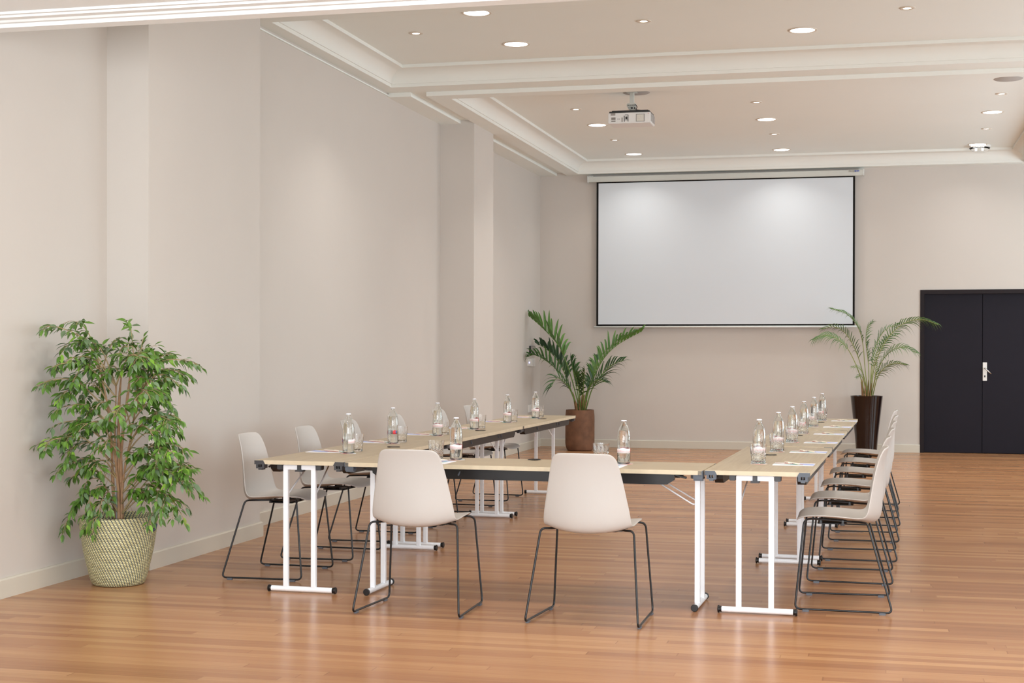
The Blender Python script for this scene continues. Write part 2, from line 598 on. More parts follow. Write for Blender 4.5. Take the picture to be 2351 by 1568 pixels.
def tube(bm, pts, rad, n=8, mi=0, closed=False, caps=True):
    P = [Vector(p) for p in pts]
    N = len(P)
    rr = rad if isinstance(rad, (list, tuple)) else [rad] * N
    rings = []
    ref = None
    for i in range(N):
        if closed:
            t = (P[(i + 1) % N] - P[i - 1])
        else:
            t = P[min(i + 1, N - 1)] - P[max(i - 1, 0)]
        if t.length < 1e-9:
            t = Vector((0, 0, 1))
        t.normalize()
        if ref is None:
            ref = Vector((0, 0, 1)) if abs(t.z) < 0.9 else Vector((1, 0, 0))
        u = ref - t * ref.dot(t)
        if u.length < 1e-6:
            u = Vector((1, 0, 0)) - t * t.x
        u.normalize()
        ref = u
        w = t.cross(u)
        rings.append([bm.verts.new(P[i] + (u * math.cos(2 * PI * k / n) + w * math.sin(2 * PI * k / n)) * rr[i]) for k in range(n)])
    prs = list(zip(rings, rings[1:] + ([rings[0]] if closed else [])))
    if not closed:
        prs = list(zip(rings, rings[1:]))
    for a, b in prs:
        for k in range(n):
            f = bm.faces.new((a[k], a[(k + 1) % n], b[(k + 1) % n], b[k]))
            f.material_index = mi
    if caps and not closed:
        for rg in (rings[0][::-1], rings[-1]):
            f = bm.faces.new(rg)
            f.material_index = mi


# ---------------------------------------------------------------- the room
XL, XR, YN, YB = -4.57, 5.5, -3.0, 20.34
bm = bmesh.new()
bx(bm, -5.2, 5.9, 5.0, 20.8, -0.12, 0.0)
struct('floor', bm, MT['floor'])
bm = bmesh.new()
bx(bm, -5.2, 5.9, -3.4, 5.0, -0.12, 0.0)
struct('floor', bm, plain('pale_stone_tiles', (0.62, 0.61, 0.58), 0.5, var=0.05, vscale=2.0))  # pale floor added out of view for neutral bounce light

left_path = [(-4.59, YN), (-4.59, 8.28), (-4.31, 8.28), (-4.31, 9.97), (XL, 9.97), (XL, 15.40), (-4.19, 15.40), (-4.19, 16.23), (XL, 16.23), (XL, YB)]
bm = bmesh.new()
prism(bm, left_path + [(-4.9, YB), (-4.9, YN)], 0.0, 4.15)
struct('wall_left', bm, MT['wall'])


def offset_path(path, d):
    out = []
    n = len(path)
    for i, p in enumerate(path):
        v = Vector((0, 0))
        segs = []
        if i > 0:
            segs.append(Vector(path[i]) - Vector(path[i - 1]))
        if i < n - 1:
            segs.append(Vector(path[i + 1]) - Vector(path[i]))
        ns = []
        for s in segs:
            s.normalize()
            ns.append(Vector((s.y, -s.x)))
        if len(ns) == 1:
            v = ns[0]
        elif (ns[0] - ns[1]).length < 1e-4:
            v = ns[0]
        else:
            v = ns[0] + ns[1]
        out.append((p[0] + v.x * d, p[1] + v.y * d))
    return out


bm = bmesh.new()
a_ = left_path
b_ = offset_path(left_path, 0.020)
c_ = offset_path(left_path, 0.012)
for i in range(len(a_) - 1):
    q = [(a_[i], 0), (b_[i], 0), (b_[i], 0.098), (c_[i], 0.106), (a_[i], 0.106)]
    q2 = [(a_[i + 1], 0), (b_[i + 1], 0), (b_[i + 1], 0.098), (c_[i + 1], 0.106), (a_[i + 1], 0.106)]
    va = [bm.verts.new((p[0][0], p[0][1], p[1])) for p in q]
    vb = [bm.verts.new((p[0][0], p[0][1], p[1])) for p in q2]
    for k in range(5):
        bm.faces.new((va[k], va[(k + 1) % 5], vb[(k + 1) % 5], vb[k]))
bmesh.ops.remove_doubles(bm, verts=bm.verts, dist=1e-5)
struct('baseboard_left', bm, MT['base'])

# back wall with the doorway
DX0, DX1, DZ = 0.577, 2.26, 2.150
bm = bmesh.new()
bx(bm, -4.9, DX0, YB, YB + 0.3, 0, 4.15)
bx(bm, DX1, 5.9, YB, YB + 0.3, 0, 4.15)
bx(bm, DX0, DX1, YB, YB + 0.3, DZ, 4.15)
struct('wall_back', bm, MT['wall'])
bm = bmesh.new()
for x0, x1 in ((XL, DX0), (DX1, XR)):
    prism(bm, [(YB, 0), (YB - 0.02, 0), (YB - 0.02, 0.098), (YB - 0.012, 0.106), (YB, 0.106)], x0, x1, 'x')
struct('baseboard_back', bm, MT['base'])

# right and front walls (out of frame) with openings for the added windows


def wall_with_openings(axis, fixed, t, lo, hi, opens, z0, z1, ztop):
    bm = bmesh.new()
    cur = lo
    for a, b in opens:
        seg = [(cur, a, 0, ztop), (a, b, 0, z0), (a, b, z1, ztop)]
        for s in seg:
            if axis == 'x':
                bx(bm, fixed, fixed + t, s[0], s[1], s[2], s[3])
            else:
                bx(bm, s[0], s[1], fixed, fixed + t, s[2], s[3])
        cur = b
    if axis == 'x':
        bx(bm, fixed, fixed + t, cur, hi, 0, ztop)
    else:
        bx(bm, cur, hi, fixed, fixed + t, 0, ztop)
    return bm


struct('wall_right', wall_with_openings('x', XR, 0.2, YN, YB, ADDED_WIN_R + ADDED_WIN_RF, 0.55, 2.85, 4.15), MT['wall'])
struct('wall_front', wall_with_openings('y', YN - 0.2, 0.2, -4.9, XR + 0.2, ADDED_WIN_F, 0.55, 2.75, 4.15), MT['wall'])
wi = 1  # frames of the added, unseen windows
for a, b in ADDED_WIN_R + ADDED_WIN_RF:
    bm = bmesh.new()
    for y in (a, (a + b) / 2 - 0.025, b - 0.05):
        bx(bm, XR + 0.02, XR + 0.07, y, y + 0.05, 0.55, 2.85)
    for z in (0.55, 2.80):
        bx(bm, XR + 0.02, XR + 0.07, a, b, z, z + 0.05)
    struct('window_%d' % wi, bm, MT['winframe'])
    wi += 1
for a, b in ADDED_WIN_F:
    bm = bmesh.new()
    for x in (a, (a + b) / 2 - 0.025, b - 0.05):
        bx(bm, x, x + 0.05, YN - 0.07, YN - 0.02, 0.55, 2.75)
    for z in (0.55, 2.70):
        bx(bm, a, b, YN - 0.07, YN - 0.02, z, z + 0.05)
    struct('window_%d' % wi, bm, MT['winframe'])
    wi += 1

# ceiling: soffits, lowered panels and two coffers
ZA, ZB_, ZC1, ZC2 = 3.82, 3.78, 4.00, 3.96
C1 = (-4.44, 2.35, 10.48, 13.345)      # x0 x1 y0 y1 of the lower inner edge
C2 = (-4.00, 1.86, 13.85, 20.17)
bm = bmesh.new()
TOP = 4.15


def ring_boxes(bm, X0, X1, Y0, Y1, x0, x1, y0, y1, z0, z1):
    bx(bm, X0, X1, Y0, y0, z0, z1)
    bx(bm, X0, X1, y1, Y1, z0, z1)
    bx(bm, X0, x0, y0, y1, z0, z1)
    bx(bm, x1, X1, y0, y1, z0, z1)


# soffit of the first bay
ring_boxes(bm, -4.75, XR, 10.29, 13.66, *C1, ZA, TOP)
# bay between the near header and the first coffer
bx(bm, -4.75, XR, 6.82, 10.29, 3.86, TOP)
# recessed band that shows as a groove around the second bay
bx(bm, -4.75, -4.0, 13.66, YB, ZA, TOP)
# lowered panel around the second coffer
ring_boxes(bm, -4.19, XR, 13.66, YB, *C2, ZB_, ZA + 0.02)
ring_boxes(bm, -4.0, XR, 13.66, YB, C2[0], C2[1], C2[2], C2[3], ZA + 0.01, TOP)
# lowered box along the left wall on both sides of the pier
bx(bm, -4.75, -4.34, 13.64, 15.54, ZB_, ZA + 0.02)
bx(bm, -4.75, -4.33, 16.10, YB, ZB_, ZA + 0.02)
# coffer lids
bx(bm, C1[0] - 0.02, C1[1] + 0.02, C1[2] - 0.02, C1[3] + 0.02, ZC1, TOP + 0.03)
bx(bm, C2[0] - 0.02, C2[1] + 0.02, C2[2] - 0.02, C2[3] + 0.02, ZC2, TOP + 0.03)
struct('ceiling', bm, MT['ceiling'])


def coffer_trim(rect, zl, zc, name):
    d = 0.16
    z0 = zl + 0.045
    prof = [(0.003, zl), (0.003, zl + 0.030), (0.014, zl + 0.030), (0.014, z0)]
    h = zc - 0.030 - z0
    for k in range(1, 9):
        t = k / 8 * PI / 2
        prof.append((0.014 + (d - 0.014 - 0.004) * (1 - math.cos(t)), z0 + h * math.sin(t)))
    prof += [(d, zc - 0.030), (d, zc + 0.004)]
    bm = bmesh.new()
    x0, x1, y0, y1 = rect
    rings = []
    for (o, z) in prof:
        rings.append([bm.verts.new(v) for v in ((x0 + o, y0 + o, z), (x1 - o, y0 + o, z), (x1 - o, y1 - o, z), (x0 + o, y1 - o, z))])
    back = [bm.verts.new(v) for v in ((x0 - .015, y0 - .015, zc + 0.05), (x1 + .015, y0 - .015, zc + 0.05), (x1 + .015, y1 + .015, zc + 0.05), (x0 - .015, y1 + .015, zc + 0.05))]
    backl = [bm.verts.new(v) for v in ((x0 - .015, y0 - .015, zl + .003), (x1 + .015, y0 - .015, zl + .003), (x1 + .015, y1 + .015, zl + .003), (x0 - .015, y1 + .015, zl + .003))]
    rings = [backl] + rings + [back]
    for a, b in zip(rings, rings[1:]):
        for k in range(4):
            bm.faces.new((a[k], a[(k + 1) % 4], b[(k + 1) % 4], b[k]))
    o = struct(name, bm, MT['mould'])
    for p in o.data.polygons:
        p.use_smooth = True
    o.data.set_sharp_from_angle(angle=R(25))


coffer_trim(C1, ZA, ZC1, 'trim_1')
coffer_trim(C2, ZB_, ZC2, 'trim_2')
# painted fillets on the vertical steps of the soffit
bm = bmesh.new()
bx(bm, -4.19, XR, 13.652, 13.66, ZB_, ZA + 0.001)
struct('trim_3', bm, MT['mould'])
bm = bmesh.new()
bx(bm, -4.565, -4.34, 13.632, 13.64, ZB_, ZA + 0.001)
struct('trim_4', bm, MT['mould'])
bm = bmesh.new()
bx(bm, -4.31, XR, 10.282, 10.29, ZA, 3.861)
struct('trim_5', bm, MT['mould'])
bm = bmesh.new()
bx(bm, XL, XL + 0.014, 9.97, 13.64, 3.788, 3.799)
struct('trim_6', bm, MT['ceiling'])
# near room: low white ceiling that ends in a moulded header
bm = bmesh.new()
bx(bm, -4.75, XR, YN, 6.60, 3.030, 3.2)
bx(bm, -4.75, XR, 6.60, 6.82, 3.040, TOP)
struct('ceiling', bm, MT['nearwhite'])
bm = bmesh.new()
prism(bm, [(6.595, 3.045), (6.60, 3.018), (6.625, 3.018), (6.63, 3.008), (6.68, 3.008), (6.69, 2.998), (6.72, 2.998), (6.725, 2.980), (6.82, 2.980), (6.82, 3.045)], -4.62, XR, 'x')
struct('trim_7', bm, MT['nearwhite'])

# ---------------------------------------------------------------- doors
fr = obj('door_1', (lambda b: (bx(b, DX0, DX0 + 0.052, YB - 0.012, YB + 0.09, 0, DZ), bx(b, DX1 - 0.052, DX1, YB - 0.012, YB + 0.09, 0, DZ),
                               bx(b, DX0 + 0.052, DX1 - 0.052, YB - 0.012, YB + 0.09, DZ - 0.055, DZ), bx(b, DX0 + 0.01, DX1 - 0.01, YB + 0.101, YB + 0.12, 0.0, DZ - 0.01), b)[-1])(bmesh.new()), MT['doorframe'])  # last box is an added dark backing that stops light through the leaf gaps
fr['kind'] = 'structure'
obj('door_leaf', box(DX0 + 0.053, 1.364, YB + 0.055, YB + 0.10, 0.006, DZ - 0.057, 0.002), MT['door'], fr)
l2 = obj('door_leaf', box(1.370, DX1 - 0.053, YB + 0.055, YB + 0.10, 0.006, DZ - 0.057, 0.002), MT['door'], fr)
bm = bmesh.new()
bx(bm, 1.372, 1.425, YB + 0.046, YB + 0.056, 0.955, 1.195, 0, 0.002)
hp = obj('handle_plate', bm, MT['plate'], l2)
hp['label'] = 'white door handle plate'
bm = bmesh.new()
pp = smooth_path([(1.398, YB + 0.046, 1.118), (1.398, YB - 0.006, 1.118), (1.475, YB - 0.010, 1.045)], 0.012)
tube(bm, pp, 0.009, 8)
lh = obj('lever_handle', bm, MT['chrome'], l2, smooth=True)
lh['label'] = 'brass-grey lever handle angled downwards'
bm = bmesh.new()
bx(bm, 1.390, 1.406, YB + 0.043, YB + 0.047, 1.00, 1.025)
obj('keyhole', bm, MT['portdark'], l2)

# ---------------------------------------------------------------- projection screen
sc = thing('projection_screen', 'large pull-down projection screen with black border on the back wall', 'projector screen', (-2.01, YB, 1.66))
SY = YB - 0.09


def rel(bm, o=(-2.01, YB, 1.66)):
    bmesh.ops.translate(bm, verts=bm.verts, vec=(-o[0], -o[1], -o[2]))
    return bm


bm = bmesh.new()
bx(bm, -3.873, -0.149, SY - 0.045, SY + 0.040, 3.668, 3.745, 0, 0.008)
bx(bm, -3.866, -0.156, SY - 0.049, SY - 0.04, 3.690, 3.712, 0, 0.002)
case = obj('screen_case', rel(bm), MT['case'], sc)
for x, xa in ((-3.873, -3.86), (-0.160, -0.22)):
    bm = bmesh.new()
    bx(bm, x, x + 0.011, SY - 0.047, SY + 0.042, 3.664, 3.752, 0, 0.003)
    obj('end_cap', rel(bm), MT['rail'], case)
    bm = bmesh.new()
    bx(bm, xa, xa + 0.06, SY + 0.0, SY + 0.09, 3.742, 3.758)
    obj('wall_bracket', rel(bm), MT['rail'], case)
tx = bpy.data.curves.new('brand_lettering', 'FONT')
tx.body = 'PROJECT'
tx.size = 0.030
tx.extrude = 0.0006
_tmp = bpy.data.objects.new('tmp', tx)
C.objects.link(_tmp)
_dg = bpy.context.evaluated_depsgraph_get()
_me = bpy.data.meshes.new_from_object(_tmp.evaluated_get(_dg))
bpy.data.objects.remove(_tmp)
to = bpy.data.objects.new('brand_lettering', _me)
C.objects.link(to)
_me.materials.clear()
_me.materials.append(MT['port'])
to.parent = case
to.location = (-0.350 + 2.01, SY - 0.0500 - YB, 3.715 - 1.66)
to.rotation_euler = (R(90), 0, 0)
bm = bmesh.new()
lathe(bm, [(0.0, -0.001), (0.011, -0.001), (0.011, 0.001), (0.0, 0.001)], 20)
bx(bm, 0.014, 0.05, -0.007, 0.007, -0.001, 0.001)
obj('brand_emblem', bm, MT['blue'], case, loc=(-0.262 + 2.01, SY - 0.0502 - YB, 3.727 - 1.66), rot=(R(90), 0, 0))
bm = bmesh.new()
bx(bm, -3.751, -0.266, SY - 0.0005, SY + 0.0005, 1.680, 3.67)
obj('border', rel(bm), MT['screenblack'], sc)
bm = bmesh.new()
bx(bm, -3.724, -0.292, SY - 0.0022, SY - 0.0008, 1.703, 3.652)
obj('screen_fabric', rel(bm), MT['screen'], sc)
bm = bmesh.new()
tube(bm, [(-3.785, SY, 1.668), (-0.235, SY, 1.668)], 0.014, 10)
obj('bottom_rail', rel(bm), MT['rail'], sc, smooth=True)

# ---------------------------------------------------------------- ceiling lights


def lamp(name, label, x, y, z, r_em, r_out, group, emit, power):
    t = thing(name, label, 'ceiling light', (x, y, z), 0, group)
    bm = bmesh.new()
    lathe(bm, [(r_em, -0.002), (r_em * 1.06, -0.006), (r_out - 0.004, -0.005), (r_out, 0.0), (r_em, 0.0)], 40, closed=True)
    obj('ring', bm, MT['ring'], t, smooth=True)
    bm = bmesh.new()
    lathe(bm, [(0, -0.0025), (r_em, -0.0025), (r_em, -0.0005), (0, -0.0005)], 40)
    obj('diffuser' if r_em > 0.05 else 'lens', bm, emit, t)
    l = area(name + '_light', (x, y, z - 0.012), (0, 0, 0), r_em * 2, r_em * 2, power, LAMP_COL, 125 if r_em > 0.05 else 90, 'DISK')
    return t


BIG = [(-3.053, 11.289, ZC1, 'large round ceiling light partly cut by the beam edge, upper left one'),
       (-3.031, 12.524, ZC1, 'large round ceiling light in the near coffer, left, close to the beam'),
       (-0.591, 12.522, ZC1, 'large round ceiling light in the near coffer, right, close to the beam'),
       (-0.618, 11.29, ZC1, 'large round ceiling light cut by the top edge of the picture'),
       (-3.14, 16.99, ZC2, 'large round ceiling light directly beside the projector on its left'),
       (-1.20, 17.00, ZC2, 'large round ceiling light in the middle of the far coffer'),
       (1.24, 17.04, ZC2, 'large round ceiling light on the right of the far coffer'),
       (-3.13, 19.61, ZC2, 'large round ceiling light at the back cornice, above the left end of the screen'),
       (-1.19, 19.61, ZC2, 'large round ceiling light at the back cornice, above the middle of the screen'),
       (1.25, 19.66, ZC2, 'large round ceiling light at the back cornice with the clear dome lamp behind it')]
for x, y, z, lb in BIG:
    lamp('ceiling_downlight', lb, x, y, z, 0.099, 0.122, 'large round ceiling downlights', MT['lamp'], 5.0 if y < 13 else (BIG_W if y < 19 else 5.0))
SM = [(-3.744, 11.902, ZC1, 'small recessed spotlight in the near coffer, leftmost'),
      (-1.819, 11.882, ZC1, 'small recessed spotlight in the near coffer, middle one between the big lights'),
      (0.233, 11.896, ZC1, 'small recessed spotlight in the near coffer, rightmost near the top edge'),
      (-3.44, 14.78, ZC2, 'small recessed spotlight behind the beam, left of the projector'),
      (-3.16, 15.82, ZC2, 'small recessed spotlight left of the projector, above the big light'),
      (-3.15, 18.24, ZC2, 'small recessed spotlight below the projector, between the two left big lights'),
      (-1.33, 14.78, ZC2, 'small recessed spotlight just behind the beam, right of the projector'),
      (-1.22, 15.80, ZC2, 'small recessed spotlight in the middle column, second behind the beam'),
      (-1.19, 18.17, ZC2, 'small recessed spotlight between the two middle big lights of the far coffer'),
      (1.32, 14.78, ZC2, 'small recessed spotlight at the right picture edge beside the speaker grille'),
      (1.24, 15.84, ZC2, 'small recessed spotlight in the right column, just beyond the speaker grille'),
      (1.26, 18.29, ZC2, 'small recessed spotlight between the two right big lights of the far coffer')]
for x, y, z, lb in SM:
    lamp('recessed_spotlight', lb, x, y, z, 0.030, 0.062, 'small recessed spotlights', MT['spot'], SMALL_W)
# added fill lights without fixtures, out of view: right-hand column, near room
for x in (2.9, 4.4):
    for y in (11.4, 12.5, 17.0, 19.6):
        area('side_lamp_light', (x, y, 3.75), (0, 0, 0), 0.2, 0.2, 7, LAMP_COL, 150, 'DISK')
for x, y in ((-3.2, 2.5), (-0.2, 2.5), (2.8, 2.5), (-3.2, 5.2), (0.4, 5.2), (3.8, 5.2)):
    area('side_lamp_light', (x, y, 3.02), (0, 0, 0), 0.2, 0.2, 16 if y < 4 else 6, (1.0, 0.93, 0.85), 150, 'DISK')
for x, y in ((-2.5, 7.15), (-0.9, 7.15), (0.7, 7.15), (2.3, 7.15)):
    area('side_lamp_light', (x, y, 3.83), (0, 0, 0), 0.2, 0.2, 15, (1.0, 0.93, 0.85), 150, 'DISK')

for x, y, lb in ((-2.362, 14.951, 'round grey ceiling speaker grille behind the projector mount'), (1.234, 14.995, 'round grey ceiling speaker grille beside the right spotlight')):
    bm = bmesh.new()
    lathe(bm, [(0, -0.006), (0.125, -0.006), (0.137, 0.0), (0, 0.0)], 40)
    o = obj('ceiling_speaker', bm, MT['speaker'], loc=(x, y, ZC2), auto=30)
    tag(o, lb, 'speaker', 'round speaker grilles in the ceiling')

# dome emergency lamp
em = thing('emergency_light', 'clear dome emergency lamp under the far right ceiling light', 'emergency light', (1.285, 19.80, ZC2))
bm = bmesh.new()
lathe(bm, [(0, -0.028), (0.12, -0.028), (0.135, -0.016), (0.135, 0.0), (0, 0.0)], 36)
obj('base', bm, MT['plate'], em, auto=30)
bm = bmesh.new()
lathe(bm, [(0, -0.082), (0.07, -0.078), (0.115, -0.055), (0.130, -0.029), (0.127, -0.029), (0.112, -0.053), (0.068, -0.075), (0, -0.079)], 36)
obj('dome_cover', bm, MT['clear'], em, smooth=True)
for dx in (-0.045, 0.035):
    bm = bmesh.new()
    lathe(bm, [(0, -0.064), (0.012, -0.062), (0.014, -0.03), (0, -0.029)], 12, cx=dx)
    obj('bulb', bm, MT['spot'], em, smooth=True)

# ---------------------------------------------------------------- projector
pj = thing('projector', 'white video projector with cable ports hanging from the ceiling', 'projector', (-2.40, 14.90, 3.62))


def rp(bm):
    return rel(bm, (-2.40, 14.90, 3.62))


PY = 14.75
bm = bmesh.new()
bx(bm, -2.616, -2.188, PY, PY + 0.30, 3.625, 3.730, 0, 0.006)
body = obj('case', rp(bm), MT['proj'], pj)
bm = bmesh.new()
bx(bm, -2.607, -2.197, PY + 0.008, PY + 0.292, 3.730, 3.747, 0, 0.003)
bx(bm, -2.585, -2.215, PY + 0.03, PY + 0.27, 3.747, 3.758, 0, 0.003)
o = obj('top_plate', rp(bm), MT['portdark'], pj)
o['label'] = 'black top plate'


def pf(u, v):     # fractions across/down the rear face
    return -2.616 + 0.428 * u, 3.730 - 0.105 * v


def face_rect(u0, u1, v0, v1, m, name, d=0.0015):
    x0, z1 = pf(u0, v0)
    x1, z0 = pf(u1, v1)
    bm = bmesh.new()
    bx(bm, x0, x1, PY - d, PY + 0.002, z0, z1)
    return obj(name, rp(bm), m, body)


face_rect(0.06, 0.17, 0.02, 0.24, MT['intercom'], 'vent')
face_rect(0.075, 0.175, 0.42, 0.66, MT['port'], 'power_socket')
face_rect(0.075, 0.175, 0.72, 0.84, MT['port'], 'power_switch')
face_rect(0.225, 0.240, 0.55, 0.63, MT['portdark'], 'audio_jack', 0.002)
face_rect(0.262, 0.275, 0.56, 0.62, MT['portdark'], 'audio_jack', 0.002)
face_rect(0.320, 0.342, 0.46, 0.88, MT['port'], 'hdmi_port', 0.002)
bm = bmesh.new()
for u0, u1, v0, v1 in ((0.40, 0.48, 0.20, 0.24), (0.465, 0.48, 0.20, 0.86), (0.375, 0.392, 0.30, 0.86), (0.40, 0.48, 0.68, 0.72), (0.41, 0.455, 0.38, 0.62)):
    x0, z1 = pf(u0, v0)
    x1, z0 = pf(u1, v1)
    bx(bm, x0, x1, PY - 0.002, PY + 0.002, z0, z1)
obj('vga_port', rp(bm), MT['portdark'], body)
bm = bmesh.new()
for u0, u1, v0, v1 in ((0.66, 0.86, 0.17, 0.21), (0.66, 0.86, 0.84, 0.88), (0.66, 0.672, 0.17, 0.88), (0.848, 0.86, 0.17, 0.88)):
    x0, z1 = pf(u0, v0)
    x1, z0 = pf(u1, v1)
    bx(bm, x0, x1, PY - 0.0022, PY + 0.002, z0, z1)
obj('label_border', rp(bm), MT['port'], body)
face_rect(0.675, 0.845, 0.22, 0.83, MT['sticker'], 'type_label', 0.0012)
face_rect(0.94, 0.952, 0.12, 0.18, MT['red'], 'indicator_lamp', 0.002)
bm = bmesh.new()
for y0, y1 in ((0.02, 0.09), (0.115, 0.285)):
    for k in range(14):
        z = 3.642 + k * 0.0058
        bx(bm, -2.189, -2.186, PY + y0, PY + y1, z, z + 0.003)
obj('side_vent', rp(bm), MT['intercom'], body)
bm = bmesh.new()
bx(bm, -2.418, -2.376, 14.872, 14.914, 3.84, 3.958, 0, 0.003)
bx(bm, -2.450, -2.344, 14.84, 14.946, 3.952, 3.96, 0, 0.001)
bx(bm, -2.447, -2.355, 14.86, 14.925, 3.805, 3.842, 0, 0.006)
bx(bm, -2.435, -2.362, 14.865, 14.92, 3.786, 3.800, 0, 0.002)
bx(bm, -2.42, -2.375, 14.88, 14.91, 3.757, 3.806, 0, 0.002)
tube(bm, [(-2.40, 14.87, 3.775), (-2.31, 14.87, 3.76)], 0.008, 8)
mnt = obj('ceiling_mount', rp(bm), MT['case'], pj)
bm = bmesh.new()
for k in range(4):
    bx(bm, -2.436 + k * 0.02, -2.427 + k * 0.02, 14.857, 14.861, 3.815, 3.827)
bx(bm, -2.405, -2.385, 14.862, 14.866, 3.786, 3.800)
bx(bm, -2.372, -2.360, 14.862, 14.866, 3.784, 3.800)
obj('mount_bolt', rp(bm), MT['portdark'], mnt)
bm = bmesh.new()
tube(bm, catmull([(-2.36, 14.86, 3.83), (-2.34, 14.855, 3.80), (-2.35, 14.86, 3.775), (-2.30, 14.85, 3.765), (-2.29, 14.84, 3.755)]), 0.004, 6)
obj('cable', rp(bm), MT['portdark'], pj, smooth=True)

# ---------------------------------------------------------------- wall controls on the left wall


def wall_box(name, label, cat, y0, y1, z0, z1, d, m, x=XL, bev=0.003):
    bm = bmesh.new()
    bx(bm, 0, d, -(y1 - y0) / 2, (y1 - y0) / 2, -(z1 - z0) / 2, (z1 - z0) / 2, 0, bev)
    o = obj(name, bm, m, loc=(x, (y0 + y1) / 2, (z0 + z1) / 2))
    tag(o, label, cat)
    return o


ic = wall_box('wall_intercom', 'grey and black wall panel above the light switches', 'control panel', 19.66, 19.93, 1.285, 1.402, 0.026, MT['portdark'])
bm = bmesh.new()
bx(bm, 0.022, 0.030, -0.13, 0.13, -0.054, 0.054, 0, 0.002)
obj('face_plate', bm, MT['intercom'], ic)
s1 = wall_box('light_switch', 'white light switch with a small blue lamp by the corner', 'light switch', 19.56, 19.76, 1.128, 1.222, 0.012, MT['plate'])
bm = bmesh.new()
bx(bm, 0.011, 0.0135, -0.06, 0.0, -0.008, 0.012)
obj('indicator_lamp', bm, MT['led'], s1)
s2 = wall_box('light_switch', 'plain white light switch nearer the back corner', 'light switch', 19.80, 19.99, 1.122, 1.232, 0.012, MT['plate'])
bm = bmesh.new()
bx(bm, 0.011, 0.015, -0.06, 0.06, -0.035, 0.035, 0, 0.002)
obj('rocker', bm, MT['plate'], s2)
wall_box('wall_socket', 'white socket plate low on the left wall behind the far bottle', 'socket', 19.60, 19.90, 0.50, 0.60, 0.014, MT['plate'])
# ---------------------------------------------------------------- tables
TH = 0.734      # top surface
TW, TL = 0.530, 1.985


def corner_clip(parent, cx, cy, sx, sy, m):
    """plastic connector on the short edge: sx=+-1 side of width, sy=+-1 end"""
    bm = bmesh.new()
    # trapezoid cover on the end edge (in local x/z), thickness outward in y
    xo = cx
    xi = cx - sx * 0.064
    y0, y1 = cy - sy * 0.020, cy + sy * 0.0035
    pts = [(xo, TH - 0.0015), (xi + sx * 0.012, TH - 0.0015), (xi, TH - 0.0235), (xo, TH - 0.0235)]
    prism(bm, pts, min(y0, y1), max(y0, y1), 'y')
    # housing below
    a, b = sorted((xo - sx * 0.010, xi + sx * 0.006))
    c, d = sorted((cy - sy * 0.045, cy + sy * 0.0028))
    w = (b - a)
    bx(bm, a, a + w * 0.28, c, d, TH - 0.046, TH - 0.0236)
    bx(bm, b - w * 0.28, b, c, d, TH - 0.046, TH - 0.0236)
    bx(bm, a + w * 0.28, b - w * 0.28, c, d, TH - 0.054, TH - 0.038)
    bx(bm, a + w * 0.46, a + w * 0.54, c, d - 0.002, TH - 0.04, TH - 0.0236)
    return obj('corner_connector', bm, m, parent)


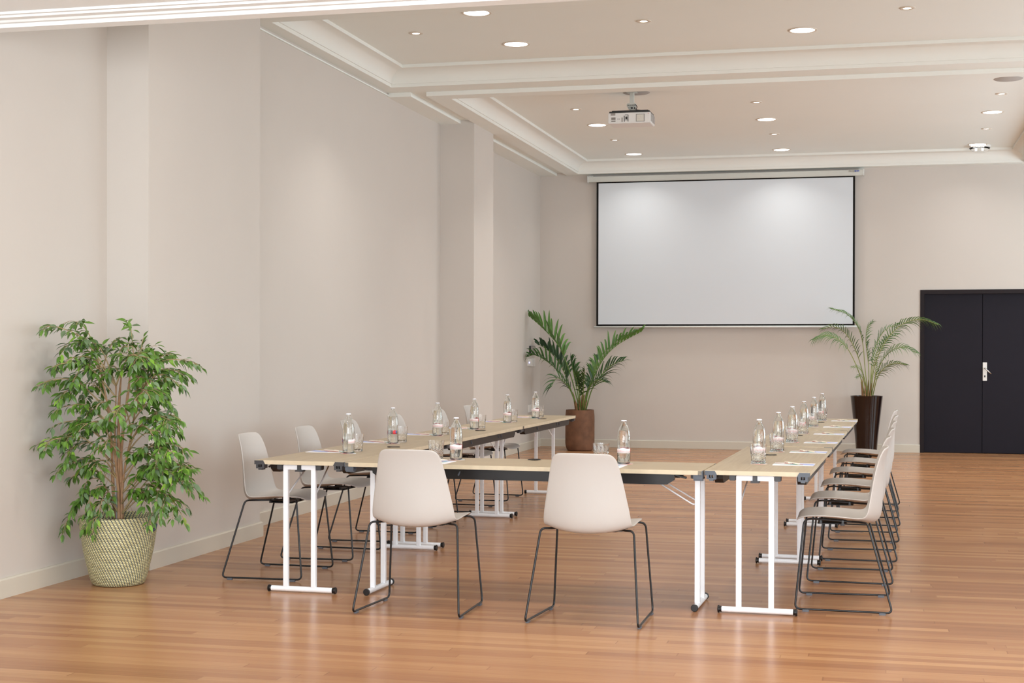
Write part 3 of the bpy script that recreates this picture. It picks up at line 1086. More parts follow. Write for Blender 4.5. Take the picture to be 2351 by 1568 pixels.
def make_table(name, label, group, clipm, TL=1.985):
    t = thing(name, label, 'table', (0, 0, 0), 0, group)
    hw, hl = TW / 2, TL / 2
    bm = bmesh.new()
    bx(bm, -hw, hw, -hl, hl, TH - 0.0225, TH, 0, 0.0012)
    top = obj('tabletop', bm, [MT['oak'], MT['oakedge']], t)
    for p in top.data.polygons:
        if abs(p.normal.z) < 0.5:
            p.material_index = 1
    for sx in (-1, 1):
        for sy in (-1, 1):
            corner_clip(t, sx * hw, sy * hl, sx, sy, clipm)
    # black apron rails under both long edges
    for sx in (-1, 1):
        bm = bmesh.new()
        x1 = sx * (hw - 0.030)
        x0 = sx * (hw - 0.075)
        zt, zb = TH - 0.024, TH - 0.078
        ends = [(-hl + 0.145, zt), (hl - 0.145, zt), (hl - 0.150, zb + 0.022), (hl - 0.185, zb), (-hl + 0.185, zb), (-hl + 0.150, zb + 0.022)]
        prism(bm, ends, min(x0, x1), max(x0, x1), 'x')
        ra = obj('apron_rail', bm, MT['black'], t)
        xx = sx * (hw - 0.0285)
        for yy in (-0.40, 0.33, 0.42):
            bm = bmesh.new()
            tube(bm, [(xx, yy - 0.004, zt - 0.012), (xx, yy + 0.006, zb + 0.02)], [0.003, 0.005], 6)
            obj('rail_clip', bm, MT['clip'], ra)
        for s2 in (-1, 1):
            bm = bmesh.new()
            tube(bm, [(sx * (hw - 0.05), s2 * (hl - 0.15), zt - 0.004), (sx * (hw - 0.05), s2 * (hl - 0.085), zt - 0.018)], 0.006, 6)
            obj('strap', bm, MT['black'], ra)
    for sy, ins in ((-1, 0.045), (1, 0.10)):
        yl = sy * (hl - ins)
        lx = -0.012
        bm = bmesh.new()
        for dx in (-0.0825, 0.0825):
            bx(bm, lx + dx - 0.0135, lx + dx + 0.0135, yl - 0.0135, yl + 0.0135, 0.028, TH - 0.026, 0, 0.0025)
        bx(bm, lx - 0.094, lx + 0.094, yl - 0.0120, yl + 0.0120, TH - 0.052, TH - 0.0235, 0, 0.004)
        lf = obj('leg_frame', bm, MT['white'], t)
        bm = bmesh.new()
        tube(bm, [(-0.182, yl, 0.0195), (0.182, yl, 0.0195)], 0.0150, 14)
        obj('foot_bar', bm, MT['white'], t, auto=40)
        for s3 in (-1, 1):
            bm = bmesh.new()
            xs = [0.181, 0.186, 0.187, 0.192, 0.193, 0.199, 0.202]
            rs = [0.0152, 0.0165, 0.0145, 0.0145, 0.0192, 0.0192, 0.0165]
            rings = []
            n = 16
            for X_, r_ in zip(xs, rs):
                rings.append([bm.verts.new((s3 * X_, yl + r_ * math.cos(2 * PI * k / n), 0.0195 + r_ * math.sin(2 * PI * k / n))) for k in range(n)])
            for a, b in zip(rings, rings[1:]):
                for k in range(n):
                    bm.faces.new((a[k], a[(k + 1) % n], b[(k + 1) % n], b[k]))
            bm.faces.new(rings[0][::-1])
            bm.faces.new(rings[-1])
            obj('end_cap', bm, MT['black'], t, auto=40)
        # black hinge brackets and centre clip
        for dx in (-0.115, 0.115):
            bm = bmesh.new()
            bx(bm, lx + dx - 0.016, lx + dx + 0.016, yl - 0.018, yl + 0.03, TH - 0.052, TH - 0.0235, 0, 0.003)
            obj('hinge_bracket', bm, MT['clipdark'], t)
        bm = bmesh.new()
        bx(bm, lx - 0.012, lx + 0.012, yl - 0.017, yl + 0.017, TH - 0.055, TH - 0.0235, 0, 0.002)
        bx(bm, lx - 0.024, lx + 0.024, yl - 0.024, yl + 0.024, TH - 0.062, TH - 0.053, 0, 0.003)
        obj('fold_catch', bm, MT['clipdark'], t)
        # folding braces
        for dx in (-0.0825, 0.0825):
            bm = bmesh.new()
            yi = yl - sy * 0.014
            pth = smooth_path([(lx + dx, yi, 0.545), (lx + dx + 0.0, yl - sy * 0.028, 0.545), (lx + dx * 0.72, yl - sy * 0.30, TH - 0.030)], 0.014)
            tube(bm, pth, 0.0042, 8)
            obj('folding_brace', bm, MT['white'], t, smooth=True)
    return t


def grommet(parent, x, y):
    bm = bmesh.new()
    pts = []
    n = 28
    for k in range(n):
        a = 2 * PI * k / n
        pts.append((x + 0.036 * math.cos(a), y + 0.036 * math.sin(a), TH + 0.0032))
    rr = [0.0016 + 0.0022 * max(0, math.cos((2 * PI * k / n) - PI * 1.1)) ** 4 for k in range(n)]
    tube(bm, pts, rr, 6, closed=True)
    bx(bm, x - 0.040, x - 0.022, y - 0.014, y - 0.006, TH, TH + 0.007, 0, 0.001)
    return obj('cable_grommet', bm, MT['black'], parent, smooth=True)


tables = []
LROT, RROT, XROT = -R(1.0), -R(1.6), R(90 - 1.75)
base_t = None


def place_table(cx, cy, rz, label, clipm, group, TL=1.985):
    t = make_table('folding_table', label, group, clipm, TL)
    t.location = (cx, cy, 0)
    t.rotation_euler = (0, 0, rz)
    tables.append(t)
    return t


def row_point(p0, p1, s):
    return (p0[0] + (p1[0] - p0[0]) * s, p0[1] + (p1[1] - p0[1]) * s)


LA, LB = (-3.085, 7.670), (-2.985, 13.650)
RA, RB = (-0.5825, 7.587), (-0.415, 13.722)
lab_L = ['oak folding table at the near end of the left row, its short end facing us',
         'middle oak folding table of the left row along the wall',
         'farthest oak folding table of the left row, ending before the brown clay planter']
lab_R = ['oak folding table at the near end of the right row, its short end facing us',
         'middle oak folding table of the right row beside the line of chairs',
         'farthest oak folding table of the right row, ending before the glossy dark planter']
for i in range(3):
    c = row_point(LA, LB, (i + 0.5) / 3)
    t = place_table(c[0], c[1], LROT, lab_L[i], MT['clipdark'], 'tables of the left row')
    grommet(t, 0.125, 0.235)
for i in range(3):
    c = row_point(RA, RB, (i + 0.5) / 3)
    t = place_table(c[0], c[1], RROT, lab_R[i], MT['clip'], 'tables of the right row')
    grommet(t, -0.015 if i == 2 else -0.045, 0.20)
cx_t = place_table(-1.824, 7.880, XROT, 'oak folding table joining the two rows, long side behind the two front chairs', MT['clip'], None, 1.950)
grommet(cx_t, 0.205, 0.03)

# ---------------------------------------------------------------- chairs


def chair_shell():
    # profile from the front lip (s=0) over the seat and up the back; y forward is +
    edge = [(0.236, 0.464), (0.215, 0.484), (0.167, 0.491), (0.10, 0.493), (0.032, 0.491), (-0.035, 0.486), (-0.085, 0.482), (-0.112, 0.488),
            (-0.124, 0.510), (-0.131, 0.545), (-0.142, 0.610), (-0.153, 0.675), (-0.166, 0.735), (-0.182, 0.790), (-0.200, 0.828), (-0.214, 0.843)]
    cent = [(0.238, 0.456), (0.216, 0.474), (0.167, 0.480), (0.10, 0.478), (0.032, 0.470), (-0.035, 0.458), (-0.100, 0.447), (-0.150, 0.444),
            (-0.185, 0.462), (-0.198, 0.508), (-0.200, 0.590), (-0.200, 0.660), (-0.204, 0.725), (-0.213, 0.785), (-0.225, 0.828), (-0.232, 0.846)]
    half = [0.180, 0.208, 0.222, 0.228, 0.230, 0.230, 0.228, 0.226, 0.223, 0.220, 0.207, 0.195, 0.183, 0.171, 0.158, 0.130]
    n = 14
    bm = bmesh.new()
    rows = []
    for (ye, ze), (yc, zc), w in zip(edge, cent, half):
        r = []
        for k in range(n + 1):
            t = -1 + 2 * k / n
            f = abs(t) ** 2.2
            r.append(bm.verts.new((t * w, yc + (ye - yc) * f, zc + (ze - zc) * f)))
        rows.append(r)
    for a, b in zip(rows, rows[1:]):
        for k in range(n):
            bm.faces.new((a[k], a[k + 1], b[k + 1], b[k]))
    return bm


def make_chair():
    t = thing('shell_chair', 'x', 'chair', (0, 0, 0), 0, 'x')
    o = obj('shell', chair_shell(), MT['shell'], t, smooth=True)
    s = o.modifiers.new('solid', 'SOLIDIFY')
    s.thickness = 0.009
    s.offset = 0.0
    s2 = o.modifiers.new('sub', 'SUBSURF')
    s2.levels = 1
    s2.render_levels = 2
    # sled frame: one bent tube per side
    for sx in (-1, 1):
        bm = bmesh.new()
        P = [(sx * 0.150, 0.05, 0.462), (sx * 0.185, 0.165, 0.474), (sx * 0.232, 0.196, 0.466), (sx * 0.262, 0.240, 0.0125),
             (sx * 0.283, -0.250, 0.0125), (sx * 0.236, -0.124, 0.462), (sx * 0.185, -0.10, 0.459), (sx * 0.150, -0.03, 0.458)]
        pts = smooth_path(P, [0, 0.03, 0.028, 0.030, 0.030, 0.028, 0.03, 0], 6)
        tube(bm, pts, 0.0055, 8, closed=True)
        obj('sled_leg', bm, MT['steel'], t, smooth=True)
    bm = bmesh.new()
    prism(bm, [(-0.130, 0.13), (0.130, 0.13), (0.135, 0.05), (0.125, -0.02), (-0.125, -0.02), (-0.135, 0.05)], 0.440, 0.446)
    bmesh.ops.bevel(bm, geom=list(bm.edges), offset=0.002, segments=1, affect='EDGES')
    for sx in (-1, 1):
        for yy, zt in ((0.0, 0.458), (0.112, 0.464)):
            bx(bm, sx * 0.10 - 0.055, sx * 0.10 + 0.055, yy - 0.006, yy + 0.006, 0.443, zt)
            tube(bm, [(sx * 0.10, yy, 0.448), (sx * 0.165, yy, 0.460)], 0.006, 6)
    obj('seat_support', bm, MT['steel'], t)
    for sx in (-1, 1):
        for yy, xx in ((0.185, 0.2645), (-0.20, 0.281)):
            bm = bmesh.new()
            bx(bm, sx * xx - 0.0085, sx * xx + 0.0085, yy - 0.017, yy + 0.017, 0.0, 0.011, 0, 0.002)
            obj('floor_glide', bm, MT['glide'], t)
    return t


chair0 = make_chair()
first = [True]


def place_chair(x, y, rz, label, group):
    if first[0]:
        first[0] = False
        chair0.location = (x, y, 0)
        chair0.rotation_euler = (0, 0, rz)
        chair0['label'] = label
        chair0['group'] = group
        return chair0
    return dup(chair0, (x, y, 0), rz, label, group)


g = 'front chairs with their backs to us'
place_chair(-2.292, 7.388, R(-1.5), 'greige shell chair seen from behind, left one of the two front chairs', g)
place_chair(-1.376, 7.340, R(-2.5), 'greige shell chair seen from behind, right one of the two front chairs', g)
g = 'chairs along the right table row'
ordr = ['nearest the camera', 'second from the camera', 'third from the camera', 'fourth from the camera', 'fifth from the camera', 'farthest, beside the glossy dark planter']
for (x, y, a), od in zip([(-0.162, 8.073, 0.5), (-0.140, 9.045, -0.5), (-0.106, 9.990, 0), (-0.080, 10.995, 0.3), (-0.056, 11.980, 0), (-0.044, 13.060, -2.0)], ordr):
    place_chair(x, y, R(90 + a), 'shell chair facing the right row, ' + od, g)
g = 'chairs along the left wall'
ordl = ['nearest the camera', 'second from the camera', 'third from the camera', 'fourth from the camera', 'fifth from the camera', 'farthest, near the black wall panel']
for (x, y, a), od in zip([(-3.470, 8.333, 0.3), (-3.452, 9.180, -1.0), (-3.480, 10.100, 0), (-3.440, 11.030, -1.5), (-3.400, 12.080, -2.0), (-3.385, 13.020, -1.0)], ordl):
    place_chair(x, y, R(-90 + a), 'shell chair between wall and left row, ' + od, g)

# ---------------------------------------------------------------- bottles, tumblers, coasters, notepads, pens


def make_bottle():
    t = thing('water_bottle', 'x', 'bottle', (0, 0, 0), 0, 'x')
    outer = [(0.0, 0.0), (0.030, 0.0), (0.0335, 0.003), (0.0352, 0.010), (0.0352, 0.058), (0.0350, 0.083), (0.0352, 0.110), (0.0346, 0.128), (0.0335, 0.150), (0.0312, 0.172),
             (0.0265, 0.192), (0.0195, 0.206), (0.0145, 0.214), (0.0125, 0.220), (0.0122, 0.226), (0.0135, 0.228), (0.0135, 0.2325)]
    inner = [(0.0095, 0.2325), (0.0095, 0.220), (0.0118, 0.213), (0.0168, 0.204), (0.0237, 0.190), (0.0285, 0.171), (0.0308, 0.150), (0.0320, 0.128), (0.0324, 0.110), (0.0324, 0.012), (0.029, 0.006), (0.0, 0.008)]
    n = 40
    bm = bmesh.new()
    rings = lathe(bm, outer + inner, n)
    # embossed relief: faceted lower body
    for (r, z), rg in zip(outer, rings[:len(outer)]):
        if 0.005 < z < 0.055 and len(rg) > 1:
            for k, v in enumerate(rg):
                s = 1 + 0.012 * (1 if k % 4 < 2 else -1)
                v.co.x *= s
                v.co.y *= s
    gb = obj('glass_body', bm, MT['bottle'], t, smooth=True)
    bm = bmesh.new()
    # raised motifs moulded into the glass
    for k, (a, z, w, h) in enumerate([(-90, 0.150, 0.010, 0.004), (-80, 0.142, 0.004, 0.008), (-100, 0.142, 0.004, 0.008), (-90, 0.124, 0.012, 0.004), (-84, 0.116, 0.004, 0.007),
                                      (-30, 0.148, 0.010, 0.004), (30, 0.140, 0.010, 0.004), (-150, 0.145, 0.010, 0.004), (-40, 0.126, 0.008, 0.004), (-140, 0.126, 0.008, 0.004)]):
        r_ = 0.0340 if z < 0.14 else 0.0332
        p = Vector((r_ * math.cos(R(a)), r_ * math.sin(R(a)), z))
        q = Vector((r_ * math.cos(R(a + w * 900)), r_ * math.sin(R(a + w * 900)), z + h))
        tube(bm, [p, (p + q) * 0.5 * 1.005, q], 0.0016, 6)
    obj('embossed_pattern', bm, MT['bottle'], gb, smooth=True)
    bm = bmesh.new()
    wat = [(0.0, 0.0084), (0.0288, 0.0064), (0.0322, 0.0122), (0.0322, 0.110), (0.0318, 0.128), (0.0306, 0.150), (0.0283, 0.171), (0.0262, 0.180), (0.0, 0.180)]
    lathe(bm, wat, n)
    obj('water', bm, MT['water'], t, auto=40)
    bm = bmesh.new()
    lathe(bm, [(0, 0.2365), (0.011, 0.2362), (0.0150, 0.2335), (0.0152, 0.2295), (0.0140, 0.2290), (0.0138, 0.2328), (0, 0.2330)], 28)
    cp = obj('crown_cap', bm, MT['cap'], t, smooth=True)
    cp['label'] = 'white crown cap'

    def arc(a0, a1, z0, z1, m, name, par, wave=0.0, r_=0.0358):
        bm = bmesh.new()
        k_n = 18
        up, lo, up2, lo2 = [], [], [], []
        for k in range(k_n + 1):
            a = R(a0 + (a1 - a0) * k / k_n)
            zz = z1 + wave * math.exp(-((k / k_n - 0.5) / 0.16) ** 2)
            for lst, rr_, z_ in ((up, r_, zz), (lo, r_, z0), (up2, r_ - 0.0004, zz), (lo2, r_ - 0.0004, z0)):
                lst.append(bm.verts.new((rr_ * math.cos(a), rr_ * math.sin(a), z_)))
        for k in range(k_n):
            bm.faces.new((lo[k], lo[k + 1], up[k + 1], up[k]))
            bm.faces.new((lo2[k], up2[k], up2[k + 1], lo2[k + 1]))
            bm.faces.new((up[k], up[k + 1], up2[k + 1], up2[k]))
            bm.faces.new((lo[k], lo2[k], lo2[k + 1], lo[k + 1]))
        return obj(name, bm, m, par, smooth=True)
    lb = arc(-175, -20, 0.058, 0.082, MT['label'], 'paper_label', t, 0.006)
    lb['label'] = 'white label with pink print'
    arc(-19, -12, 0.060, 0.084, MT['red'], 'label_stripe', lb)
    rl = arc(70, 110, 0.062, 0.086, MT['red'], 'back_label', t, 0.004)
    rl['label'] = 'red back label'
    arc(100, 112, 0.068, 0.084, MT['blue'], 'label_print', rl, 0, 0.0361)
    return t


def make_tumbler():
    t = thing('glass_tumbler', 'x', 'drinking glass', (0, 0, 0), 0, 'x')
    n = 48
    nz = 22
    H_ = 0.106
    bm = bmesh.new()
    rings = []
    bot = bm.verts.new((0, 0, 0.0))
    for j in range(nz + 1):
        z = H_ * j / nz
        r = 0.0385 + (0.0455 - 0.0385) * (j / nz)
        if j == 0:
            r -= 0.003
        ring = []
        for k in range(n):
            a = 2 * PI * k / n
            rr = r
            if 0.006 < z < 0.060:
                u = a * 12 / (2 * PI)
                v = z / 0.0105
                d = abs(((u + v) % 1.0) - 0.5) + abs(((u - v) % 1.0) - 0.5)
                rr -= 0.0026 * (1 - min(1, d)) if d < 1 else 0
            elif 0.060 <= z < 0.088:
                rr -= 0.0016 * (0.5 + 0.5 * math.cos(12 * a)) * (1 - (z - 0.060) / 0.030)
            ring.append(bm.verts.new((rr * math.cos(a), rr * math.sin(a), z)))
        rings.append(ring)
    for k in range(n):
        bm.faces.new((bot, rings[0][(k + 1) % n], rings[0][k]))
    for a, b in zip(rings, rings[1:]):
        for k in range(n):
            bm.faces.new((a[k], a[(k + 1) % n], b[(k + 1) % n], b[k]))
    inn = []
    for (r, z) in [(0.0437, H_), (0.0405, 0.060), (0.0355, 0.016), (0.030, 0.012)]:
        inn.append([bm.verts.new((r * math.cos(2 * PI * k / n), r * math.sin(2 * PI * k / n), z)) for k in range(n)])
    top = bm.verts.new((0, 0, 0.012))
    for a, b in zip([rings[-1]] + inn, inn):
        for k in range(n):
            bm.faces.new((a[k], a[(k + 1) % n], b[(k + 1) % n], b[k]))
    for k in range(n):
        bm.faces.new((inn[-1][k], inn[-1][(k + 1) % n], top))
    obj('cut_glass', bm, MT['tumbler'], t)
    return t


def make_pen():
    t = thing('ballpoint_pen', 'x', 'pen', (0, 0, 0), 0, 'x')
    bm = bmesh.new()
    # along local x, resting on the paper
    prof = [(-0.072, 0.0030), (-0.070, 0.0050), (-0.030, 0.0054), (-0.029, 0.0049), (0.045, 0.0049), (0.062, 0.0030), (0.070, 0.0008)]
    tube(bm, [(x, 0, 0.0056) for x, r in prof], [r for x, r in prof], 12)
    b = obj('barrel', bm, MT['pen'], t, smooth=True)
    bm = bmesh.new()
    bx(bm, -0.070, -0.032, -0.0018, 0.0018, 0.0108, 0.0124, 0, 0.0005)
    bx(bm, -0.070, -0.066, -0.0018, 0.0018, 0.008, 0.0115)
    obj('clip', bm, MT['pen'], t)
    bm = bmesh.new()
    for x0, w in ((-0.060, 0.006), (-0.048, 0.010), (-0.010, 0.004), (0.002, 0.012), (0.018, 0.006)):
        prism(bm, [(-0.0049, 0.0036), (-0.0053, 0.0056), (-0.0049, 0.0076), (-0.0044, 0.0056)], x0, x0 + w, 'x')
    obj('printing', bm, MT['ink'], b)
    return t


bottle0, tumbler0, pen0 = make_bottle(), make_tumbler(), make_pen()
used = set()


def put(proto, x, y, z, rz, label, group):
    if proto.name not in used:
        used.add(proto.name)
        proto.location = (x, y, z)
        proto.rotation_euler = (0, 0, rz)
        proto['label'] = label
        proto['group'] = group
        return proto
    return dup(proto, (x, y, z), rz, label, group)


bm = bmesh.new()
lathe(bm, [(0, 0.0), (0.046, 0.0), (0.046, 0.0012), (0, 0.0012)], 36)
coaster0 = tag(obj('paper_coaster', bm, MT['coaster']), 'x', 'coaster', 'x')
bm = bmesh.new()
bx(bm, -0.080, 0.080, -0.108, 0.108, 0.0, 0.0022)
pad0 = tag(obj('notepad', bm, MT['paper']), 'x', 'notepad', 'x')
ct = 0.0012
G = {'b': 'water bottles on the tables', 'g': 'tumblers on the tables', 'c': 'coasters on the tables', 'n': 'notepads on the tables', 'p': 'pens on the notepads'}
nth = ['nearest', 'second', 'third', 'fourth', 'fifth', 'farthest']
Lb = [(-3.028, 8.309), (-3.064, 9.251), (-3.036, 10.178), (-3.011, 11.090), (-3.018, 12.180), (-2.975, 13.060)]
Lg = [(-3.037, 8.470), (-3.056, 9.396), (-3.039, 10.345), (-3.000, 11.230), (-3.000, 12.300), (-2.972, 13.210)]
lrot = [103, 218, 22, 0, 0, 0]
for i, ((x, y), (gx, gy)) in enumerate(zip(Lb, Lg)):
    w = nth[i] + ' of the left table row'
    put(bottle0, x, y, TH + ct, R(lrot[i]), 'glass water bottle, ' + w + (', red back label showing' if i == 1 else ''), G['b'])
    put(tumbler0, gx, gy, TH + 0.0002, R(7 * i), 'cut glass tumbler behind a bottle, ' + w, G['g'])
    put(coaster0, x, y, TH, R(35 * i), 'round printed coaster under the bottle, ' + w, G['c'])
    py = y + 0.11 + (0.0 if i else 0.0)
    put(pad0, x - 0.175, py, TH, R(-90 - 1), 'printed notepad beside the bottle, ' + w, G['n'])
    put(pen0, x - 0.150, py - 0.005, TH + 0.0023, R(150 + 3 * i), 'cream pen lying on the notepad, ' + w, G['p'])
Rg = [(-0.613, 8.129), (-0.579, 9.135), (-0.539, 10.092), (-0.517, 11.140), (-0.482, 12.177), (-0.450, 13.252)]
Rb = [(-0.619, 8.270), (-0.577, 9.270), (-0.544, 10.232), (-0.515, 11.285), (-0.481, 12.320), (-0.453, 13.405)]
rrot = [12, 15, 10, 300, 300, 300]
for i, ((x, y), (gx, gy)) in enumerate(zip(Rb, Rg)):
    w = nth[i] + ' of the right table row'
    put(bottle0, x, y, TH, R(rrot[i]), 'glass water bottle behind a tumbler, ' + w, G['b'])
    put(tumbler0, gx, gy, TH + ct, R(11 * i), 'cut glass tumbler in front of a bottle, ' + w, G['g'])
    put(coaster0, gx + 0.002, gy, TH, R(20 + 30 * i), 'round printed coaster under the tumbler, ' + w, G['c'])
    put(pad0, gx + 0.190, gy + 0.003, TH, R(90 - 1.6), 'printed notepad by the tumbler, ' + w, G['n'])
    put(pen0, gx + 0.183, gy - 0.075 + 0.065, TH + 0.0023, R(-52 + (i % 3) * 3), 'cream pen across the notepad, ' + w, G['p'])
for k, (bxx, byy, gx, gy, w) in enumerate([(-2.275, 7.991, -2.392, 7.994, 'on the cross table behind the left front chair'), (-1.318, 7.938, -1.453, 7.998, 'on the cross table behind the right front chair')]):
    put(bottle0, bxx, byy, TH + ct, R(8), 'glass water bottle ' + w, G['b'])
    put(tumbler0, gx, gy, TH + 0.0002, R(5 * k), 'cut glass tumbler ' + w, G['g'])
    put(coaster0, bxx + 0.004, byy, TH, R(10 + 60 * k), 'round coaster under the bottle ' + w, G['c'])
    put(pad0, bxx - 0.05, 7.775 if k == 0 else 7.745, TH, R(180 - 1.75), 'printed notepad ' + w, G['n'])
    put(pen0, bxx - 0.075, 7.840 if k == 0 else 7.80, TH + 0.0023, R(8), 'cream pen on the notepad ' + w, G['p'])
# ---------------------------------------------------------------- ficus in a woven basket


def cam_point(px, py, Y):
    d = M3.T @ np.array([(px - W_PX / 2) / F_PX, (py - CY) / F_PX, 1.0])
    k = Y / d[1]
    return Vector((d[0] * k, Y, CAM_H + d[2] * k))


rnd = random.Random(11)
FX, FY = -4.225, 7.755
fic = thing('potted_ficus', 'leafy weeping fig in a woven yellow and navy basket by the left wall', 'potted plant', (FX, FY, 0))
bm = bmesh.new()
PR = [(0.0, 0.0), (0.135, 0.0), (0.149, 0.008), (0.163, 0.05), (0.180, 0.12), (0.198, 0.20), (0.210, 0.28), (0.217, 0.33), (0.220, 0.375), (0.221, 0.392), (0.215, 0.394), (0.210, 0.386), (0.206, 0.33), (0.197, 0.25), (0.0, 0.25)]
lathe(bm, PR, 96)
pot = obj('basket', bm, MT['basket'], fic, auto=50)
for a in (-3, 183):
    bm = bmesh.new()
    pts = []
    for k in range(11):
        t = k / 10
        aa = R(a + (t - 0.5) * 26)
        rr = 0.221 + 0.004 * math.sin(PI * t)
        pts.append((rr * math.cos(aa), rr * math.sin(aa), 0.345 - 0.030 * math.sin(PI * t)))
    tube(bm, pts, 0.007, 8)
    obj('handle', bm, MT['handle'], fic, smooth=True)
bm = bmesh.new()
lathe(bm, [(0, 0.355), (0.1, 0.358), (0.207, 0.350), (0.205, 0.33), (0, 0.33)], 40)
obj('soil', bm, MT['soil'], fic, smooth=True)


def loc(v):
    return Vector((v.x - FX, v.y - FY, v.z))


stems = []
bm = bmesh.new()
for (dx, dy, tx_, ty_, h, r0) in [(-0.012, 0, 0.02, 0.0, 0.92, 0.016), (0.02, 0.01, 0.05, 0.02, 0.97, 0.015), (-0.030, 0.012, -0.08, -0.05, 0.86, 0.013), (0.012, -0.02, 0.0, -0.06, 0.80, 0.012), (0.035, -0.005, 0.12, -0.02, 0.72, 0.011)]:
    pts = []
    for k in range(13):
        t = k / 12
        sx_ = dx + (tx_ - dx) * t ** 1.5 + 0.010 * math.sin(7 * t + dx * 90)
        sy2 = dy + (ty_ - dy) * t ** 1.5 + 0.008 * math.cos(6 * t + dy * 60)
        pts.append(Vector((sx_ * (0.62 + 0.38 * t) + 0.005 + 0.012 * t, sy2 - 0.02, 0.34 + h * t)))
    stems.append(pts)
    tube(bm, pts, [0.82 * r0 * (1 - 0.62 * k / 12) + 0.002 * math.sin(k * 2.2) for k in range(13)], 10)
# aerial fibres around the lower trunk
for k in range(16):
    a = rnd.uniform(0, 2 * PI)
    z0 = rnd.uniform(0.40, 0.75)
    p0 = Vector((0.012, -0.02, z0))
    p1 = p0 + Vector((0.06 * math.cos(a), 0.06 * math.sin(a), 0.05))
    p2 = p0 + Vector((0.10 * math.cos(a), 0.10 * math.sin(a), -0.03))
    tube(bm, catmull([p0, p1, p2], 4), 0.0010, 4)
obj('trunk', bm, MT['bark'], fic, smooth=True)
bm = bmesh.new()
tube(bm, [(0.012, -0.042, 0.34), (0.006, -0.048, 0.98)], 0.0045, 8)
o = obj('support_stake', bm, MT['stake'], fic)

TIPS = [(107, 768, .36), (178, 760, .2), (200, 800, .1), (150, 815, .2), (85, 905, .4), (120, 862, .36), (150, 850, .3), (128, 932, .3), (118, 1000, .28), (97, 1040, .4), (122, 965, .3),
        (135, 1100, .2), (160, 1118, .15), (188, 1150, .15), (150, 1226, .12), (200, 1180, .2), (268, 800, 0), (330, 792, 0), (300, 772, .05), (355, 825, .05), (395, 833, -.05), (422, 880, 0), (412, 905, .1), 
        (422, 850, .1), (400, 958, 0), (417, 985, .1), (412, 1002, .2), (385, 1010, .2), (432, 1055, .1), (442, 1095, .15), (438, 1150, .1), (400, 1110, .25), (428, 1222, .1), (398, 1190, .15), (366, 1210, .12),
        (240, 880, .1), (300, 870, .15), (340, 905, .2), (218, 958, .2), (352, 1020, .3), (240, 1050, .3), (378, 1080, .25),
        (172, 985, .25), (372, 940, .2), (165, 890, .25), (200, 850, .15), (318, 822, .1), (215, 905, -.1), (345, 870, -.12), (190, 930, 0.05), (385, 905, -.1), (355, 965, -.1),
        (225, 1000, -.1), (380, 1035, 0), (150, 1060, .25), (205, 1100, .3), (400, 1060, .3), (265, 975, .42), (225, 1215, .22), (215, 1245, .235),
        (330, 850, .3), (345, 935, .35), (180, 1010, .35), (270, 840, -.05), (305, 835, .2), (140, 1030, .3), (420, 1130, .2), (410, 1085, .0)]
bmt = bmesh.new()
bml = bmesh.new()


def leaf(bm, p, d, up, L, wd, mi):
    d = d.normalized()
    side = d.cross(up)
    if side.length < 1e-3:
        side = Vector((1, 0, 0))
    side.normalize()
    nrm = side.cross(d).normalized()
    mids, ls, rs = [], [], []
    fr_ = [0.0, 0.18, 0.42, 0.68, 0.86, 1.0]
    ww = [0.02, 0.75, 1.0, 0.66, 0.22, 0.0]
    for f_, w_ in zip(fr_, ww):
        c = p + d * (L * f_) - nrm * (L * 0.20 * f_ * f_)
        mids.append(bm.verts.new(c))
        if 0 < w_:
            ls.append(bm.verts.new(c + side * (wd * 0.5 * w_) + nrm * (wd * 0.16 * w_)))
            rs.append(bm.verts.new(c - side * (wd * 0.5 * w_) + nrm * (wd * 0.16 * w_)))
    fs = []
    for i in range(4):
        fs.append(bm.faces.new((mids[i], mids[i + 1], ls[i + 1], ls[i])))
        fs.append(bm.faces.new((mids[i], rs[i], rs[i + 1], mids[i + 1])))
    fs.append(bm.faces.new((mids[4], mids[5], ls[4])))
    fs.append(bm.faces.new((mids[4], rs[4], mids[5])))
    for f in fs:
        f.material_index = mi
        f.smooth = True


def leafy(pts, start, step, spread=0.9):
    """leaves alternating along the outer part of a twig"""
    N = len(pts)
    acc = 0
    side = 1
    for i in range(int(N * start), N - 1):
        p, q = pts[i], pts[i + 1]
        seg = (q - p).length
        acc += seg
        while acc > step:
            acc -= step
            d = (q - p).normalized()
            hz = d.cross(Vector((0, 0, 1)))
            if hz.length < 1e-3:
                hz = Vector((1, 0, 0))
            hz.normalize()
            side = -side
            dd = d * rnd.uniform(0.5, 1.0) + hz * side * rnd.uniform(0.35, 1.0) * spread + Vector((rnd.uniform(-.25, .25), rnd.uniform(-.3, .3), rnd.uniform(-1.0, 0.25)))
            base = p + dd.normalized() * 0.006
            tube(bmt, [p, base + dd.normalized() * 0.008], 0.0006, 3, caps=False)
            L = rnd.uniform(0.042, 0.068)
            r_ = rnd.random()
            mi = 1 if r_ < 0.24 else (2 if r_ < 0.31 else 0)
            leaf(bml, base + dd.normalized() * 0.007, dd, Vector((rnd.uniform(-.4, .4), rnd.uniform(-.9, .1), 1)), L, L * rnd.uniform(0.33, 0.43), mi)
    d = (pts[-1] - pts[-2]).normalized() + Vector((0, 0, -0.3))
    leaf(bml, pts[-1], d, Vector((0, -0.3, 1)), 0.050, 0.020, 0)


